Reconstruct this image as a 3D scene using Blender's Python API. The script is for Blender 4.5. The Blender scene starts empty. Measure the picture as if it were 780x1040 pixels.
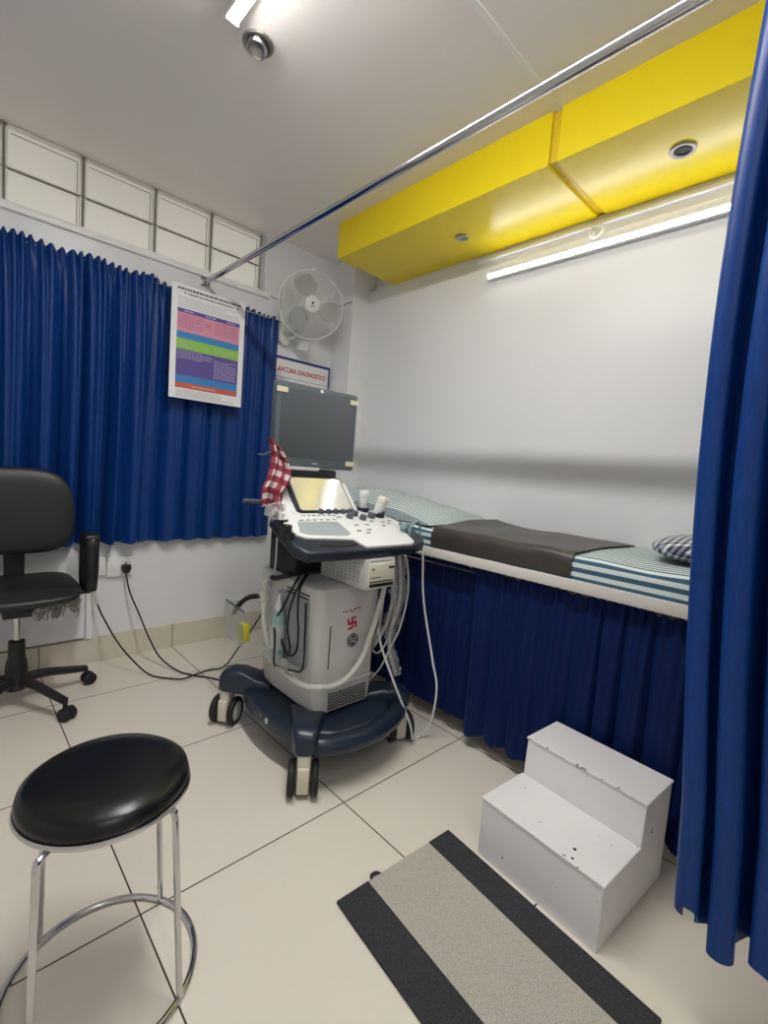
import bpy, bmesh, math, random
from mathutils import Vector, Matrix
PI = math.pi
C = bpy.context.scene.collection
rnd = random.Random(7)

# ------------------------------------------------------------------ materials
def nodes(name):
    m = bpy.data.materials.new(name); m.use_nodes = True
    nt = m.node_tree; return m, nt, nt.nodes['Principled BSDF']
def mat(name, col, rough=.5, metal=0., spec=.5, var=0., scale=8., bump=0., bscale=60., coat=0., trans=0., alpha=1., emit=None, es=0., sheen=0., ior=1.45):
    m, nt, b = nodes(name)
    b.inputs['Base Color'].default_value = (*col, 1); b.inputs['Roughness'].default_value = rough
    b.inputs['Metallic'].default_value = metal; b.inputs['Specular IOR Level'].default_value = spec
    b.inputs['Coat Weight'].default_value = coat; b.inputs['Coat Roughness'].default_value = .08
    b.inputs['Transmission Weight'].default_value = trans; b.inputs['Alpha'].default_value = alpha
    b.inputs['IOR'].default_value = ior
    if sheen: b.inputs['Sheen Weight'].default_value = sheen
    if emit: b.inputs['Emission Color'].default_value = (*emit, 1); b.inputs['Emission Strength'].default_value = es
    tc = nt.nodes.new('ShaderNodeTexCoord')
    if var:
        n = nt.nodes.new('ShaderNodeTexNoise'); n.inputs['Scale'].default_value = scale; n.inputs['Detail'].default_value = 5
        mx = nt.nodes.new('ShaderNodeMix'); mx.data_type = 'RGBA'
        mx.inputs['A'].default_value = (*[c*(1-var) for c in col], 1); mx.inputs['B'].default_value = (*[min(1, c*(1+var)) for c in col], 1)
        nt.links.new(tc.outputs['Object'], n.inputs['Vector']); nt.links.new(n.outputs['Fac'], mx.inputs['Factor'])
        nt.links.new(mx.outputs['Result'], b.inputs['Base Color'])
    if bump:
        n = nt.nodes.new('ShaderNodeTexNoise'); n.inputs['Scale'].default_value = bscale; n.inputs['Detail'].default_value = 4
        bp = nt.nodes.new('ShaderNodeBump'); bp.inputs['Strength'].default_value = bump; bp.inputs['Distance'].default_value = .01
        nt.links.new(tc.outputs['Object'], n.inputs['Vector']); nt.links.new(n.outputs['Fac'], bp.inputs['Height']); nt.links.new(bp.outputs['Normal'], b.inputs['Normal'])
    return m
class NT:
    """small helper for math node chains"""
    def __init__(s, nt): s.nt = nt
    def m(s, op, a, b=None, c=None):
        n = s.nt.nodes.new('ShaderNodeMath'); n.operation = op
        for i, v in enumerate((a, b, c)):
            if v is None: continue
            if isinstance(v, (int, float)): n.inputs[i].default_value = v
            else: s.nt.links.new(v, n.inputs[i])
        return n.outputs[0]
    def mix(s, f, a, b):
        n = s.nt.nodes.new('ShaderNodeMix'); n.data_type = 'RGBA'
        if isinstance(f, (int, float)): n.inputs['Factor'].default_value = f
        else: s.nt.links.new(f, n.inputs['Factor'])
        for k, v in (('A', a), ('B', b)):
            if isinstance(v, tuple): n.inputs[k].default_value = (*v, 1)
            else: s.nt.links.new(v, n.inputs[k])
        return n.outputs['Result']
    def xyz(s, which='Object'):
        tc = s.nt.nodes.new('ShaderNodeTexCoord'); sp = s.nt.nodes.new('ShaderNodeSeparateXYZ')
        s.nt.links.new(tc.outputs[which], sp.inputs[0]); return tc.outputs[which], sp.outputs
    def noise(s, vec, scale, detail=4):
        n = s.nt.nodes.new('ShaderNodeTexNoise'); n.inputs['Scale'].default_value = scale; n.inputs['Detail'].default_value = detail
        s.nt.links.new(vec, n.inputs['Vector']); return n.outputs['Fac']
    def line(s, x, x0, p, w):     # 1 on a line of width w repeating every p from x0
        f = s.m('FRACT', s.m('ADD', s.m('DIVIDE', s.m('SUBTRACT', x, x0), p), .5))
        return s.m('LESS_THAN', s.m('ABSOLUTE', s.m('SUBTRACT', f, .5)), w/p/2)

def tile_mat(name, axes, x0, px, y0, py, col, grout, rough):
    m, nt, b = nodes(name); k = NT(nt); vec, o = k.xyz()
    g = k.line(o[axes[0]], x0, px, .0042)
    if py: g = k.m('MAXIMUM', g, k.line(o[axes[1]], y0, py, .0042))
    n = k.noise(vec, 3.0, 6); n2 = k.noise(vec, 45., 3)
    base = k.mix(n2, tuple(c*.985 for c in col), tuple(min(1, c*1.015) for c in col))
    base = k.mix(k.m('MULTIPLY', n, .10), base, tuple(c*.86 for c in col))
    nt.links.new(k.mix(g, base, grout), b.inputs['Base Color'])
    nt.links.new(k.m('ADD', k.m('MULTIPLY', n2, .04), rough+.04), b.inputs['Roughness'])
    bp = nt.nodes.new('ShaderNodeBump'); bp.inputs['Strength'].default_value = .35; bp.inputs['Distance'].default_value = .002; bp.invert = True
    nt.links.new(g, bp.inputs['Height']); nt.links.new(bp.outputs['Normal'], b.inputs['Normal'])
    return m
def satin(name, lo, hi, rough=.42, spec=.28):
    m, nt, b = nodes(name); k = NT(nt); vec, o = k.xyz()
    mp = nt.nodes.new('ShaderNodeMapping'); mp.inputs['Scale'].default_value = (60, 60, 6); nt.links.new(vec, mp.inputs['Vector'])
    n = k.noise(mp.outputs['Vector'], 5., 4)
    nt.links.new(k.mix(n, lo, hi), b.inputs['Base Color']); b.inputs['Roughness'].default_value = rough; b.inputs['Specular IOR Level'].default_value = spec
    b.inputs['Sheen Weight'].default_value = .06; b.inputs['Sheen Tint'].default_value = (.1, .35, 1, 1)
    bp = nt.nodes.new('ShaderNodeBump'); bp.inputs['Strength'].default_value = .12; bp.inputs['Distance'].default_value = .004
    nt.links.new(n, bp.inputs['Height']); nt.links.new(bp.outputs['Normal'], b.inputs['Normal'])
    return m
def stripe_mat():
    m, nt, b = nodes('striped_cotton'); k = NT(nt); vec, o = k.xyz('UV')
    v = o[1]
    wide = k.m('LESS_THAN', k.m('FRACT', k.m('DIVIDE', k.m('ADD', v, .004), .031)), .50)
    thin = k.m('LESS_THAN', k.m('FRACT', k.m('DIVIDE', v, .044)), .36)
    top = k.m('GREATER_THAN', v, .098)
    f = k.m('ADD', k.m('MULTIPLY', wide, k.m('SUBTRACT', 1, top)), k.m('MULTIPLY', thin, top))
    dark = k.mix(top, (.035, .10, .17), (.045, .12, .14))
    n = k.noise(vec, 6.)
    white = k.mix(n, (.56, .64, .64), (.70, .76, .74))
    nt.links.new(k.mix(f, white, dark), b.inputs['Base Color']); b.inputs['Roughness'].default_value = .85
    return m
def check_mat(name, light, mid, dark, p):
    m, nt, b = nodes(name); k = NT(nt); vec, o = k.xyz('UV')
    a = k.m('LESS_THAN', k.m('FRACT', k.m('DIVIDE', o[0], p)), .5); c = k.m('LESS_THAN', k.m('FRACT', k.m('DIVIDE', o[1], p)), .5)
    s = k.m('ADD', a, c)
    col = k.mix(k.m('GREATER_THAN', s, 1.5), k.mix(k.m('GREATER_THAN', s, .5), light, mid), dark)
    nt.links.new(col, b.inputs['Base Color']); b.inputs['Roughness'].default_value = .9
    return m
def chipped(name, col, chip, thr=.705, edge=False):
    m, nt, b = nodes(name); k = NT(nt); vec, o = k.xyz()
    n = k.noise(vec, 14., 8); n2 = k.noise(vec, 5.)
    f = k.m('GREATER_THAN', n, thr)
    if edge:
        xl = k.m('SUBTRACT', k.m('MULTIPLY', o[0], .9973), k.m('MULTIPLY', o[1], .0732))
        e1 = k.m('MULTIPLY', k.m('LESS_THAN', k.m('ABSOLUTE', k.m('SUBTRACT', xl, .209)), .0045), k.m('GREATER_THAN', o[2], .278))
        e2 = k.m('MULTIPLY', k.m('LESS_THAN', xl, .006), k.m('GREATER_THAN', o[2], .165))
        e3 = k.m('LESS_THAN', o[2], .006)
        e = k.m('MAXIMUM', k.m('MAXIMUM', e1, k.m('MULTIPLY', e2, .6)), k.m('MULTIPLY', e3, .8))
        nn = k.noise(vec, 46., 5)
        f = k.m('MAXIMUM', f, k.m('GREATER_THAN', k.m('ADD', nn, k.m('MULTIPLY', e, .085)), .72))
    base = k.mix(n2, tuple(c*.92 for c in col), tuple(min(1, c*1.05) for c in col))
    nt.links.new(k.mix(f, base, chip), b.inputs['Base Color']); b.inputs['Roughness'].default_value = .42
    return m
def speck(name, a, b_, sc, rough=.95, bump=.6):
    m, nt, b = nodes(name); k = NT(nt); vec, o = k.xyz()
    n = k.noise(vec, sc, 6)
    r = nt.nodes.new('ShaderNodeValToRGB'); r.color_ramp.elements[0].position = .38; r.color_ramp.elements[1].position = .62
    r.color_ramp.elements[0].color = (*a, 1); r.color_ramp.elements[1].color = (*b_, 1)
    nt.links.new(n, r.inputs[0]); nt.links.new(r.outputs[0], b.inputs['Base Color']); b.inputs['Roughness'].default_value = rough
    bp = nt.nodes.new('ShaderNodeBump'); bp.inputs['Strength'].default_value = bump; bp.inputs['Distance'].default_value = .006
    nt.links.new(n, bp.inputs['Height']); nt.links.new(bp.outputs['Normal'], b.inputs['Normal'])
    return m
def clear(name, tint=(.9, .92, .9), alpha=.35, rough=.25, bump=.0):
    return mat(name, tint, rough, alpha=alpha, spec=.8, bump=bump, bscale=30)

M = {}
M['wall'] = mat('wall_paint', (.80, .805, .83), .34, var=.03, scale=2.5, bump=.02, bscale=12)
M['ceiling'] = mat('ceiling_paint', (.85, .81, .775), .30, var=.02, scale=2)
M['cream'] = mat('pane_added_glow', (.68, .67, .60), .5, var=.04, scale=6, emit=(1, .96, .88), es=.075)  # faint emission added to brighten the cream panes, as if backlit
M['creamline'] = mat('cream_frame', (.80, .80, .72), .5)
M['gap'] = mat('dark_gap', (.25, .235, .20), .8)
M['floor'] = tile_mat('floor_tile', (0, 1), .3475, .6305, 1.110, .6112, (.74, .69, .60), (.07, .055, .045), .20)
M['base'] = tile_mat('baseboard_tile', (0, 1), .3475, .6305, 0, 0, (.68, .63, .53), (.10, .08, .06), .22)
M['white'] = mat('white_plastic', (.86, .86, .85), .35)
M['yellow'] = mat('yellow_laminate', (.80, .62, .004), .30, spec=.55)
M['yellowdk'] = mat('yellow_joint', (.66, .46, .01), .4)
M['chrome'] = mat('chrome', (.58, .58, .59), .16, metal=1)
M['steel'] = mat('steel', (.45, .44, .42), .25, metal=1, var=.15, scale=20)
M['tube'] = mat('lit_tube', (1, 1, 1), .5, emit=(.97, .98, 1.0), es=7)
M['tube2'] = mat('lit_ceiling_tube', (1, 1, 1), .5, emit=(1, .99, .96), es=80)
M['fill_tube'] = mat('added_fill_tube', (1, 1, 1), .5, emit=(1, .99, .96), es=24)  # glow of the extra fill lamp added out of view
M['blue'] = satin('blue_satin', (.0012, .017, .095), (.003, .050, .26), .40)
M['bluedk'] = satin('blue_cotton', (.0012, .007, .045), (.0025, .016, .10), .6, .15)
M['stripe'] = stripe_mat()
M['rexine'] = mat('brown_rubber_sheet', (.048, .041, .036), .36, var=.1, scale=12, bump=.12, bscale=10)
M['checkp'] = check_mat('dark_check', (.75, .75, .74), (.25, .28, .33), (.03, .04, .07), .022)
M['checkr'] = check_mat('red_check', (.72, .62, .60), (.30, .055, .085), (.17, .012, .03), .048)
M['woodwhite'] = chipped('worn_white_board', (.66, .63, .59), (.30, .26, .22), .73)
M['step'] = chipped('worn_white_step', (.80, .785, .785), (.30, .26, .22), .76, True)
M['matgrey'] = speck('grey_carpet', (.38, .36, .31), (.55, .52, .455), 330)
M['matdark'] = speck('charcoal_carpet', (.022, .023, .026), (.045, .046, .05), 240)
M['black'] = mat('black_plastic', (.014, .014, .015), .42)
M['blackseat'] = mat('black_vinyl', (.007, .007, .007), .27, spec=.4, bump=.16, bscale=16)
M['chairfab'] = mat('black_leatherette', (.016, .018, .018), .42, var=.15, scale=9, bump=.05, bscale=80)
M['foam'] = speck('grey_foam', (.14, .135, .13), (.34, .33, .31), 60)
M['rubber'] = mat('black_rubber', (.012, .012, .013), .6)
M['navy'] = mat('navy_plastic', (.014, .024, .045), .30, var=.1, scale=8)
M['navydk'] = mat('dark_navy_plastic', (.016, .022, .036), .38)
M['machine'] = mat('pale_grey_plastic', (.56, .555, .53), .40, var=.03, scale=5)
M['ivory'] = mat('ivory_plastic', (.66, .64, .52), .4)
M['deck'] = mat('white_console', (.70, .71, .70), .3)
M['pad'] = mat('grey_key_field', (.33, .37, .38), .35)
M['key'] = mat('dark_grey_knob', (.09, .10, .115), .4)
M['keyl'] = mat('light_key', (.55, .57, .58), .4)
M['bezel'] = mat('monitor_bezel', (.095, .115, .13), .38)
M['screen'] = mat('dark_screen', (.085, .095, .105), .32, spec=.5)
M['touch'] = mat('glossy_touch_screen', (.74, .75, .70), .09, metal=.55, spec=.8)
M['tape'] = mat('yellowed_tape', (.62, .60, .42), .5)
M['dark'] = mat('dark_recess', (.01, .01, .011), .6)
M['grille'] = mat('grille_hole', (.05, .052, .055), .6)
M['red'] = mat('red_paint', (.50, .012, .025), .6)
M['logo'] = mat('charcoal_badge', (.03, .035, .04), .35)
M['lightgrey'] = mat('light_grey', (.55, .55, .55), .4)
M['greytext'] = mat('grey_lettering', (.28, .28, .28), .5)
M['hose'] = mat('translucent_hose', (.72, .71, .66), .28, alpha=.72, spec=.7)
M['film'] = clear('crumpled_clear_film', (.74, .75, .72), .26, .15, .25)
M['acrylic'] = clear('clear_acrylic', (.55, .58, .56), .26, .12)
M['cablew'] = mat('white_cable', (.68, .69, .70), .4)
M['cableb'] = mat('black_cable', (.010, .010, .010), .45)
M['teal'] = mat('teal_gel', (.42, .62, .62), .22, alpha=.8)
M['tealdk'] = mat('pale_teal_plastic', (.20, .29, .31), .35)
M['paper'] = mat('white_paper', (.76, .76, .78), .5)
M['p_purple'] = mat('print_purple', (.10, .07, .27), .5)
M['p_pink'] = mat('print_pink', (.62, .25, .36), .5)
M['p_blue'] = mat('print_blue', (.035, .21, .50), .5)
M['p_green'] = mat('print_green', (.24, .48, .08), .5)
M['p_red'] = mat('print_red', (.52, .11, .07), .5)
M['p_ink'] = mat('print_ink', (.10, .10, .11), .6)
M['p_light'] = mat('print_light', (.55, .50, .66), .6)
M['p_navy'] = mat('print_navy', (.03, .035, .20), .5)
M['fanw'] = mat('fan_plastic', (.68, .69, .66), .4)
M['fanblade'] = mat('fan_blade', (.40, .41, .39), .35, alpha=.9)
M['yellowpack'] = mat('yellow_pack', (.62, .58, .03), .4)
M['clearw'] = mat('frosted_white', (.72, .74, .72), .3, alpha=.75)
M['gimbal'] = mat('dull_nickel', (.42, .41, .39), .28, metal=1)

# ------------------------------------------------------------------ mesh builder
OFF = {}
class MB:
    def __init__(s): s.bm = bmesh.new(); s.uv = s.bm.loops.layers.uv.new('UVMap')
    def _merge(s, b, mi=0, M4=None):
        if M4 is not None: bmesh.ops.transform(b, matrix=M4, verts=b.verts)
        for f in b.faces: f.material_index = mi
        me = bpy.data.meshes.new('tmp'); b.to_mesh(me); b.free(); s.bm.from_mesh(me); bpy.data.meshes.remove(me)
    def box(s, lo, hi, bev=0., seg=2, mi=0, M4=None):
        b = bmesh.new(); bmesh.ops.create_cube(b, size=1)
        c = [(a+d)/2 for a, d in zip(lo, hi)]; z = [d-a for a, d in zip(lo, hi)]
        bmesh.ops.transform(b, matrix=Matrix.Translation(c) @ Matrix.Diagonal((*z, 1)), verts=b.verts)
        if bev: bmesh.ops.bevel(b, geom=list(b.edges), offset=bev, segments=seg, affect='EDGES', profile=.5)
        s._merge(b, mi, M4); return s
    def prism(s, poly, z0, z1, bev=0., seg=2, mi=0, M4=None, taper=None):
        b = bmesh.new(); vs = [b.verts.new((x, y, z0)) for x, y in poly]; f = b.faces.new(vs)
        r = bmesh.ops.extrude_face_region(b, geom=[f]); nv = [v for v in r['geom'] if isinstance(v, bmesh.types.BMVert)]
        for v in nv: v.co.z = z1
        if taper:
            cx = sum(p[0] for p in poly)/len(poly); cy = sum(p[1] for p in poly)/len(poly)
            for v in nv: v.co.x = cx+(v.co.x-cx)*taper; v.co.y = cy+(v.co.y-cy)*taper
        bmesh.ops.recalc_face_normals(b, faces=b.faces)
        if bev:
            es = [e for e in b.edges if abs(e.verts[0].co.z-e.verts[1].co.z) < 1e-6]
            bmesh.ops.bevel(b, geom=es, offset=bev, segments=seg, affect='EDGES', profile=.5)
        s._merge(b, mi, M4); return s
    def cyl(s, p0, p1, r0, r1=None, seg=24, mi=0, bev=0.):
        p0 = Vector(p0); p1 = Vector(p1); d = p1-p0; r1 = r0 if r1 is None else r1
        b = bmesh.new(); bmesh.ops.create_cone(b, cap_ends=True, segments=seg, radius1=r0, radius2=r1, depth=d.length)
        if bev:
            es = [e for e in b.edges if abs(e.verts[0].co.z-e.verts[1].co.z) < 1e-7]
            bmesh.ops.bevel(b, geom=es, offset=bev, segments=2, affect='EDGES', profile=.5)
        q = Vector((0, 0, 1)).rotation_difference(d.normalized()).to_matrix().to_4x4()
        s._merge(b, mi, Matrix.Translation((p0+p1)/2) @ q); return s
    def lathe(s, prof, c, axis=(0, 0, 1), seg=32, mi=0):
        b = bmesh.new(); rows = []
        for r, z in prof: rows.append([b.verts.new((r*math.cos(2*PI*i/seg), r*math.sin(2*PI*i/seg), z)) for i in range(seg)] if r > 1e-6 else [b.verts.new((0, 0, z))])
        for A, B in zip(rows, rows[1:]):
            for i in range(seg):
                j = (i+1) % seg
                if len(A) == 1 and len(B) == 1: continue
                if len(A) == 1: b.faces.new((A[0], B[i], B[j]))
                elif len(B) == 1: b.faces.new((A[i], A[j], B[0]))
                else: b.faces.new((A[i], A[j], B[j], B[i]))
        bmesh.ops.recalc_face_normals(b, faces=b.faces)
        q = Vector((0, 0, 1)).rotation_difference(Vector(axis).normalized()).to_matrix().to_4x4()
        s._merge(b, mi, Matrix.Translation(c) @ q); return s
    def tube(s, pts, r, seg=10, closed=False, sub=8, mi=0, cap=True, rf=None):
        P = [Vector(p) for p in pts]; n = len(P); out = []
        if sub > 1:
            rng = range(n if closed else n-1)
            for i in rng:
                if closed: a, b_, c, d = P[(i-1) % n], P[i], P[(i+1) % n], P[(i+2) % n]
                else: a, b_, c, d = P[max(i-1, 0)], P[i], P[i+1], P[min(i+2, n-1)]
                for k in range(sub):
                    t = k/sub; out.append(.5*((2*b_)+(c-a)*t+(2*a-5*b_+4*c-d)*t*t+(3*b_-a-3*c+d)*t**3))
            if not closed: out.append(P[-1])
        else: out = P
        b = bmesh.new(); rows = []; N = len(out); up = None
        for i, p in enumerate(out):
            t = (out[(i+1) % N]-out[i-1]) if closed else (out[min(i+1, N-1)]-out[max(i-1, 0)])
            t.normalize()
            if up is None: up = t.orthogonal().normalized()
            up = (up-t*up.dot(t)).normalized(); w = t.cross(up)
            rr = r*(rf(i/max(1, N-1)) if rf else 1)
            rows.append([b.verts.new(p+rr*(math.cos(2*PI*k/seg)*up+math.sin(2*PI*k/seg)*w)) for k in range(seg)])
        L = list(zip(rows, rows[1:]))
        if closed: L.append((rows[-1], rows[0]))
        for A, B in L:
            if closed and A is rows[-1]:
                sh = min(range(seg), key=lambda q: (A[0].co-B[q].co).length); B = B[sh:]+B[:sh]
            for k in range(seg): b.faces.new((A[k], A[(k+1) % seg], B[(k+1) % seg], B[k]))
        if cap and not closed: b.faces.new(rows[0][::-1]); b.faces.new(rows[-1])
        bmesh.ops.recalc_face_normals(b, faces=b.faces)
        s._merge(b, mi); return s
    def grid(s, fn, nu, nv, uvf=None, mi=0, thick=0., closeu=False):
        b = bmesh.new(); uvl = b.loops.layers.uv.new('UVMap')
        V = [[b.verts.new(fn(i/nu, j/nv)) for j in range(nv+1)] for i in range(nu+(0 if closeu else 1))]
        U = {}
        for i in range(nu):
            for j in range(nv):
                i2 = (i+1) % len(V)
                f = b.faces.new((V[i][j], V[i2][j], V[i2][j+1], V[i][j+1]))
                for lp, (a, c) in zip(f.loops, ((i, j), (i+1, j), (i+1, j+1), (i, j+1))):
                    lp[uvl].uv = uvf(a/nu, c/nv) if uvf else (a/nu, c/nv)
        if thick:
            bmesh.ops.recalc_face_normals(b, faces=b.faces)
            bmesh.ops.solidify(b, geom=list(b.faces), thickness=thick)
        s._merge(b, mi); return s
    def text(s, body, size, M4, ext=.0006, mi=0, align='CENTER', bold=0.):
        cu = bpy.data.curves.new('t', 'FONT'); cu.body = body; cu.size = size; cu.extrude = ext; cu.align_x = align; cu.align_y = 'CENTER'; cu.resolution_u = 3; cu.offset = bold
        ob = bpy.data.objects.new('t', cu); C.objects.link(ob)
        dg = bpy.context.evaluated_depsgraph_get(); me = bpy.data.meshes.new_from_object(ob.evaluated_get(dg))
        b = bmesh.new(); b.from_mesh(me); bpy.data.objects.remove(ob); bpy.data.curves.remove(cu); bpy.data.meshes.remove(me)
        s._merge(b, mi, M4); return s
    def build(s, name, m, parent=None, smooth=35., rot=None):
        me = bpy.data.meshes.new(name)
        if parent is not None: bmesh.ops.translate(s.bm, vec=-Vector(OFF[parent.name]), verts=s.bm.verts)
        s.bm.to_mesh(me); s.bm.free()
        for k in (m if isinstance(m, (list, tuple)) else [m]): me.materials.append(M[k])
        if smooth: me.shade_smooth(); me.set_sharp_from_angle(angle=math.radians(smooth))
        o = bpy.data.objects.new(name, me); C.objects.link(o)
        if parent is not None: o.parent = parent; OFF[o.name] = OFF[parent.name]
        else: OFF[o.name] = (0, 0, 0)
        return o
def thing(name, label, cat, loc, group=None):
    o = bpy.data.objects.new(name, None); C.objects.link(o); o.location = loc; o.empty_display_size = .05; OFF[o.name] = tuple(loc)
    return tag(o, label, cat, group)
def tag(o, label, cat, group=None):
    o['label'] = label; o['category'] = cat
    if group: o['group'] = group
    return o
def struct(o): o['kind'] = 'structure'; return o
def frame(o, x, y, n=None):   # matrix whose columns are x, y, x*y at o
    x = Vector(x).normalized(); y = Vector(y).normalized(); z = x.cross(y).normalized(); y = z.cross(x)
    return Matrix(((x.x, y.x, z.x, o[0]), (x.y, y.y, z.y, o[1]), (x.z, y.z, z.z, o[2]), (0, 0, 0, 1)))
def rrect(w, h, r, n=6, cx=0, cy=0):
    P = []
    for sx, sy, a0 in ((1, 1, 0), (-1, 1, 90), (-1, -1, 180), (1, -1, 270)):
        for k in range(n+1):
            a = math.radians(a0+90*k/n); P.append((cx+sx*(w/2-r)+r*math.cos(a), cy+sy*(h/2-r)+r*math.sin(a)))
    return P

# ------------------------------------------------------------------ the room
XL, XR, YN, YF, ZC = -1.25, 2.12, -1.40, 2.733, 2.49
struct(MB().box((XL-.1, YN-.1, -.1), (XR+.3, YF+.3, 0)).build('floor', 'floor', smooth=0))
struct(MB().box((XL-.1, YN-.1, ZC), (XR+.3, YF+.3, ZC+.1)).build('ceiling', 'ceiling', smooth=0))
struct(MB().box((XL, .964, ZC-.005), (1.70, .984, ZC+.002)).build('trim_1', 'white', smooth=0))
VX1 = 1.458
w = MB().box((XL-.1, YF, 0), (XR+.3, YF+.28, 2.11))
w.box((VX1, YF, 2.11), (XR+.3, YF+.28, ZC)).box((XL-.1, YF, 2.11), (VX1, YF+.28, 2.145)).box((XL-.1, YF+.10, 2.145), (VX1, YF+.28, ZC))
struct(w.build('wall_back', 'wall', smooth=0))
struct(MB().box((XL-.05, YF-.018, 2.112), (VX1+.03, YF+.02, 2.147), .004).build('trim_2', 'white'))
w = MB().box((XR, YN-.1, 0), (XR+.3, YF, 2.305)).box((XR+.055, YN-.1, 2.305), (XR+.3, YF, ZC))
struct(w.build('wall_right', 'wall', smooth=0))
struct(MB().box((1.986, 2.525, 0), (XR+.05, YF+.02, ZC)).build('trim_3', 'wall', smooth=0))       # corner pier
struct(MB().box((XL-.1, YN-.1, 0), (XL, YF, ZC)).build('wall_left', 'wall', smooth=0))
struct(MB().box((XL, YN-.1, 0), (XR, YN, ZC)).build('wall_front', 'wall', smooth=0))
struct(MB().box((XL, YF-.010, 0), (1.986, YF+.004, .135), .002).build('baseboard_back', 'base', smooth=0))
struct(MB().box((XR-.010, YN, 0), (XR+.004, 2.525, .135), .002).build('baseboard_right', 'base', smooth=0))
# white panel and trunking low on the back wall
struct(MB().box((-.9, YF-.014, .140), (.535, YF+.004, .60), .002).build('trim_4', 'wall', smooth=0))
struct(MB().box((-.9, YF-.016, .130), (.535, YF+.002, .141)).build('trim_5', 'gap', smooth=0))
struct(MB().box((.540, YF-.022, .135), (.566, YF+.002, .62), .003).build('trim_6', 'white', smooth=0))
# ventilator frames above the curtains
edges = [-.41, -.10, .211, .507, .831, 1.130, 1.440]
YV = YF+.055
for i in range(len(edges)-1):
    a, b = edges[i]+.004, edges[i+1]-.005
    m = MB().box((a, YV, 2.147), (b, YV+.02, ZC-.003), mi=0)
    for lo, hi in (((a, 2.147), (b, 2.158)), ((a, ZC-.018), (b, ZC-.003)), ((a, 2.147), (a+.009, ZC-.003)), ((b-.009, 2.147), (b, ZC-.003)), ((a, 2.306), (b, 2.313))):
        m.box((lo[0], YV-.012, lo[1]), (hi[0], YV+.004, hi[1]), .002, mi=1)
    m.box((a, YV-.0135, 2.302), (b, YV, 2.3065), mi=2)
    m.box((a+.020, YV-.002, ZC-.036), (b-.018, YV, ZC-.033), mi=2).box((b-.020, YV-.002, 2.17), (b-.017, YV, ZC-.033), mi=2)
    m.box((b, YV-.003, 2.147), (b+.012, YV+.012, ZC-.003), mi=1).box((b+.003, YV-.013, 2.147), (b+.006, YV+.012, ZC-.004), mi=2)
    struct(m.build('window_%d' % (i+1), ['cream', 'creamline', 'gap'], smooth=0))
# yellow boxed bulkhead over the bed
ZS, XS = 2.298, 1.662
s1 = MB().box((XS, .998, ZS), (XR+.05, 2.287, ZC+.02), .002, mi=0)
s1.box((XS-.0005, 1.000, ZS-.002), (XR, 1.028, ZS+.004), mi=0)
struct(s1.build('trim_7', ['yellow'], smooth=0))
struct(MB().box((XS, YN, ZS), (XR+.05, .962, ZC+.02), .002).build('trim_8', 'yellow', smooth=0))
struct(MB().box((XS+.012, .96, ZS+.012), (XR+.05, 1.0, ZC+.02)).build('trim_9', 'yellowdk', smooth=0))
struct(MB().box((XR-.016, YN, 2.259), (XR+.002, 1.63, 2.275), .003).build('trim_10', 'white', smooth=0))

# ------------------------------------------------------------------ lamps
def batten(name, label, p0, p1, out, tube_m, hw=.018, dep=.026, lr=.0155, lh=.8):
    """LED batten between p0 and p1 on a surface; out = direction away from the surface"""
    p0 = Vector(p0); p1 = Vector(p1); out = Vector(out); d = (p1-p0).normalized(); L = (p1-p0).length
    t = thing(name, label, 'tube light', p0)
    F = frame(p0, d, out)
    MB().box((0, 0, -hw), (L, dep, hw), .003, M4=F).build('housing', 'white', t)
    MB().prism([(lr*math.cos(a*PI/10), dep-.001+lr*lh*math.sin(a*PI/10)) for a in range(11)], .012, L-.012, M4=F @ Matrix(((0, 0, 1, 0), (0, 1, 0, 0), (1, 0, 0, 0), (0, 0, 0, 1)))).build('tube', tube_m, t)
    for q in (.0, L-.012): MB().box((q, .0, -hw-.001), (q+.012, dep+lr*lh+.002, hw+.001), .003, M4=F).build('end_cap', 'white', t)
    return t
batten('tube_light', 'lit white tube batten along the white wall under the yellow bulkhead', (XR-.001, .30, 2.166), (XR-.001, 1.548, 2.166), (-1, 0, 0), 'tube', .016, .026, .011, .9)
batten('ceiling_tube_light', 'lit white tube batten on the grey ceiling beside the swivel spotlight', (.663, .36, ZC-.001), (.663, 1.545, ZC-.001), (0, 0, -1), 'tube2', .020, .030, .018, .45)

batten('ceiling_tube_light', 'added unseen fill tube batten on the ceiling behind the viewpoint', (.05, -1.28, ZC-.001), (.05, -.12, ZC-.001), (0, 0, -1), 'fill_tube', .020, .030, .018, .35)  # lamp added out of view to brighten the privacy curtain and steps
def spot(label, c, r, mi):
    t = thing('ceiling_spotlight', label, 'spotlight', c, None)
    MB().lathe([(r*.72, -.001), (r*.98, -.001), (r, -.004), (r*.95, -.007), (r*.70, -.005), (r*.66, 0.006)], c).build('ring', mi, t)
    MB().lathe([(0, .002), (r*.68, .002), (r*.68, -.003), (r*.5, -.006), (r*.44, -.003), (0, -.002)], c).build('lamp', 'dark' if mi == 'lightgrey' else 'gimbal', t)
    return t
spot('small silver round spotlight at the far end of the yellow bulkhead', (1.893, 1.572, ZS), .034, 'gimbal')
spot('white ringed round spotlight with dark centre in the yellow bulkhead beside the blue privacy curtain', (1.872, .607, ZS), .042, 'lightgrey')
c = Vector((.775, 1.585, ZC))
t = thing('swivel_spotlight', 'nickel swivel spotlight set in the grey ceiling beside a lit tube', 'spotlight', c)
MB().lathe([(.030, 0), (.052, -.001), (.050, -.007), (.040, -.008), (.036, -.002)], c).build('ring', 'gimbal', t)
ax = Vector((-.35, -.25, -1)).normalized()
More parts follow.
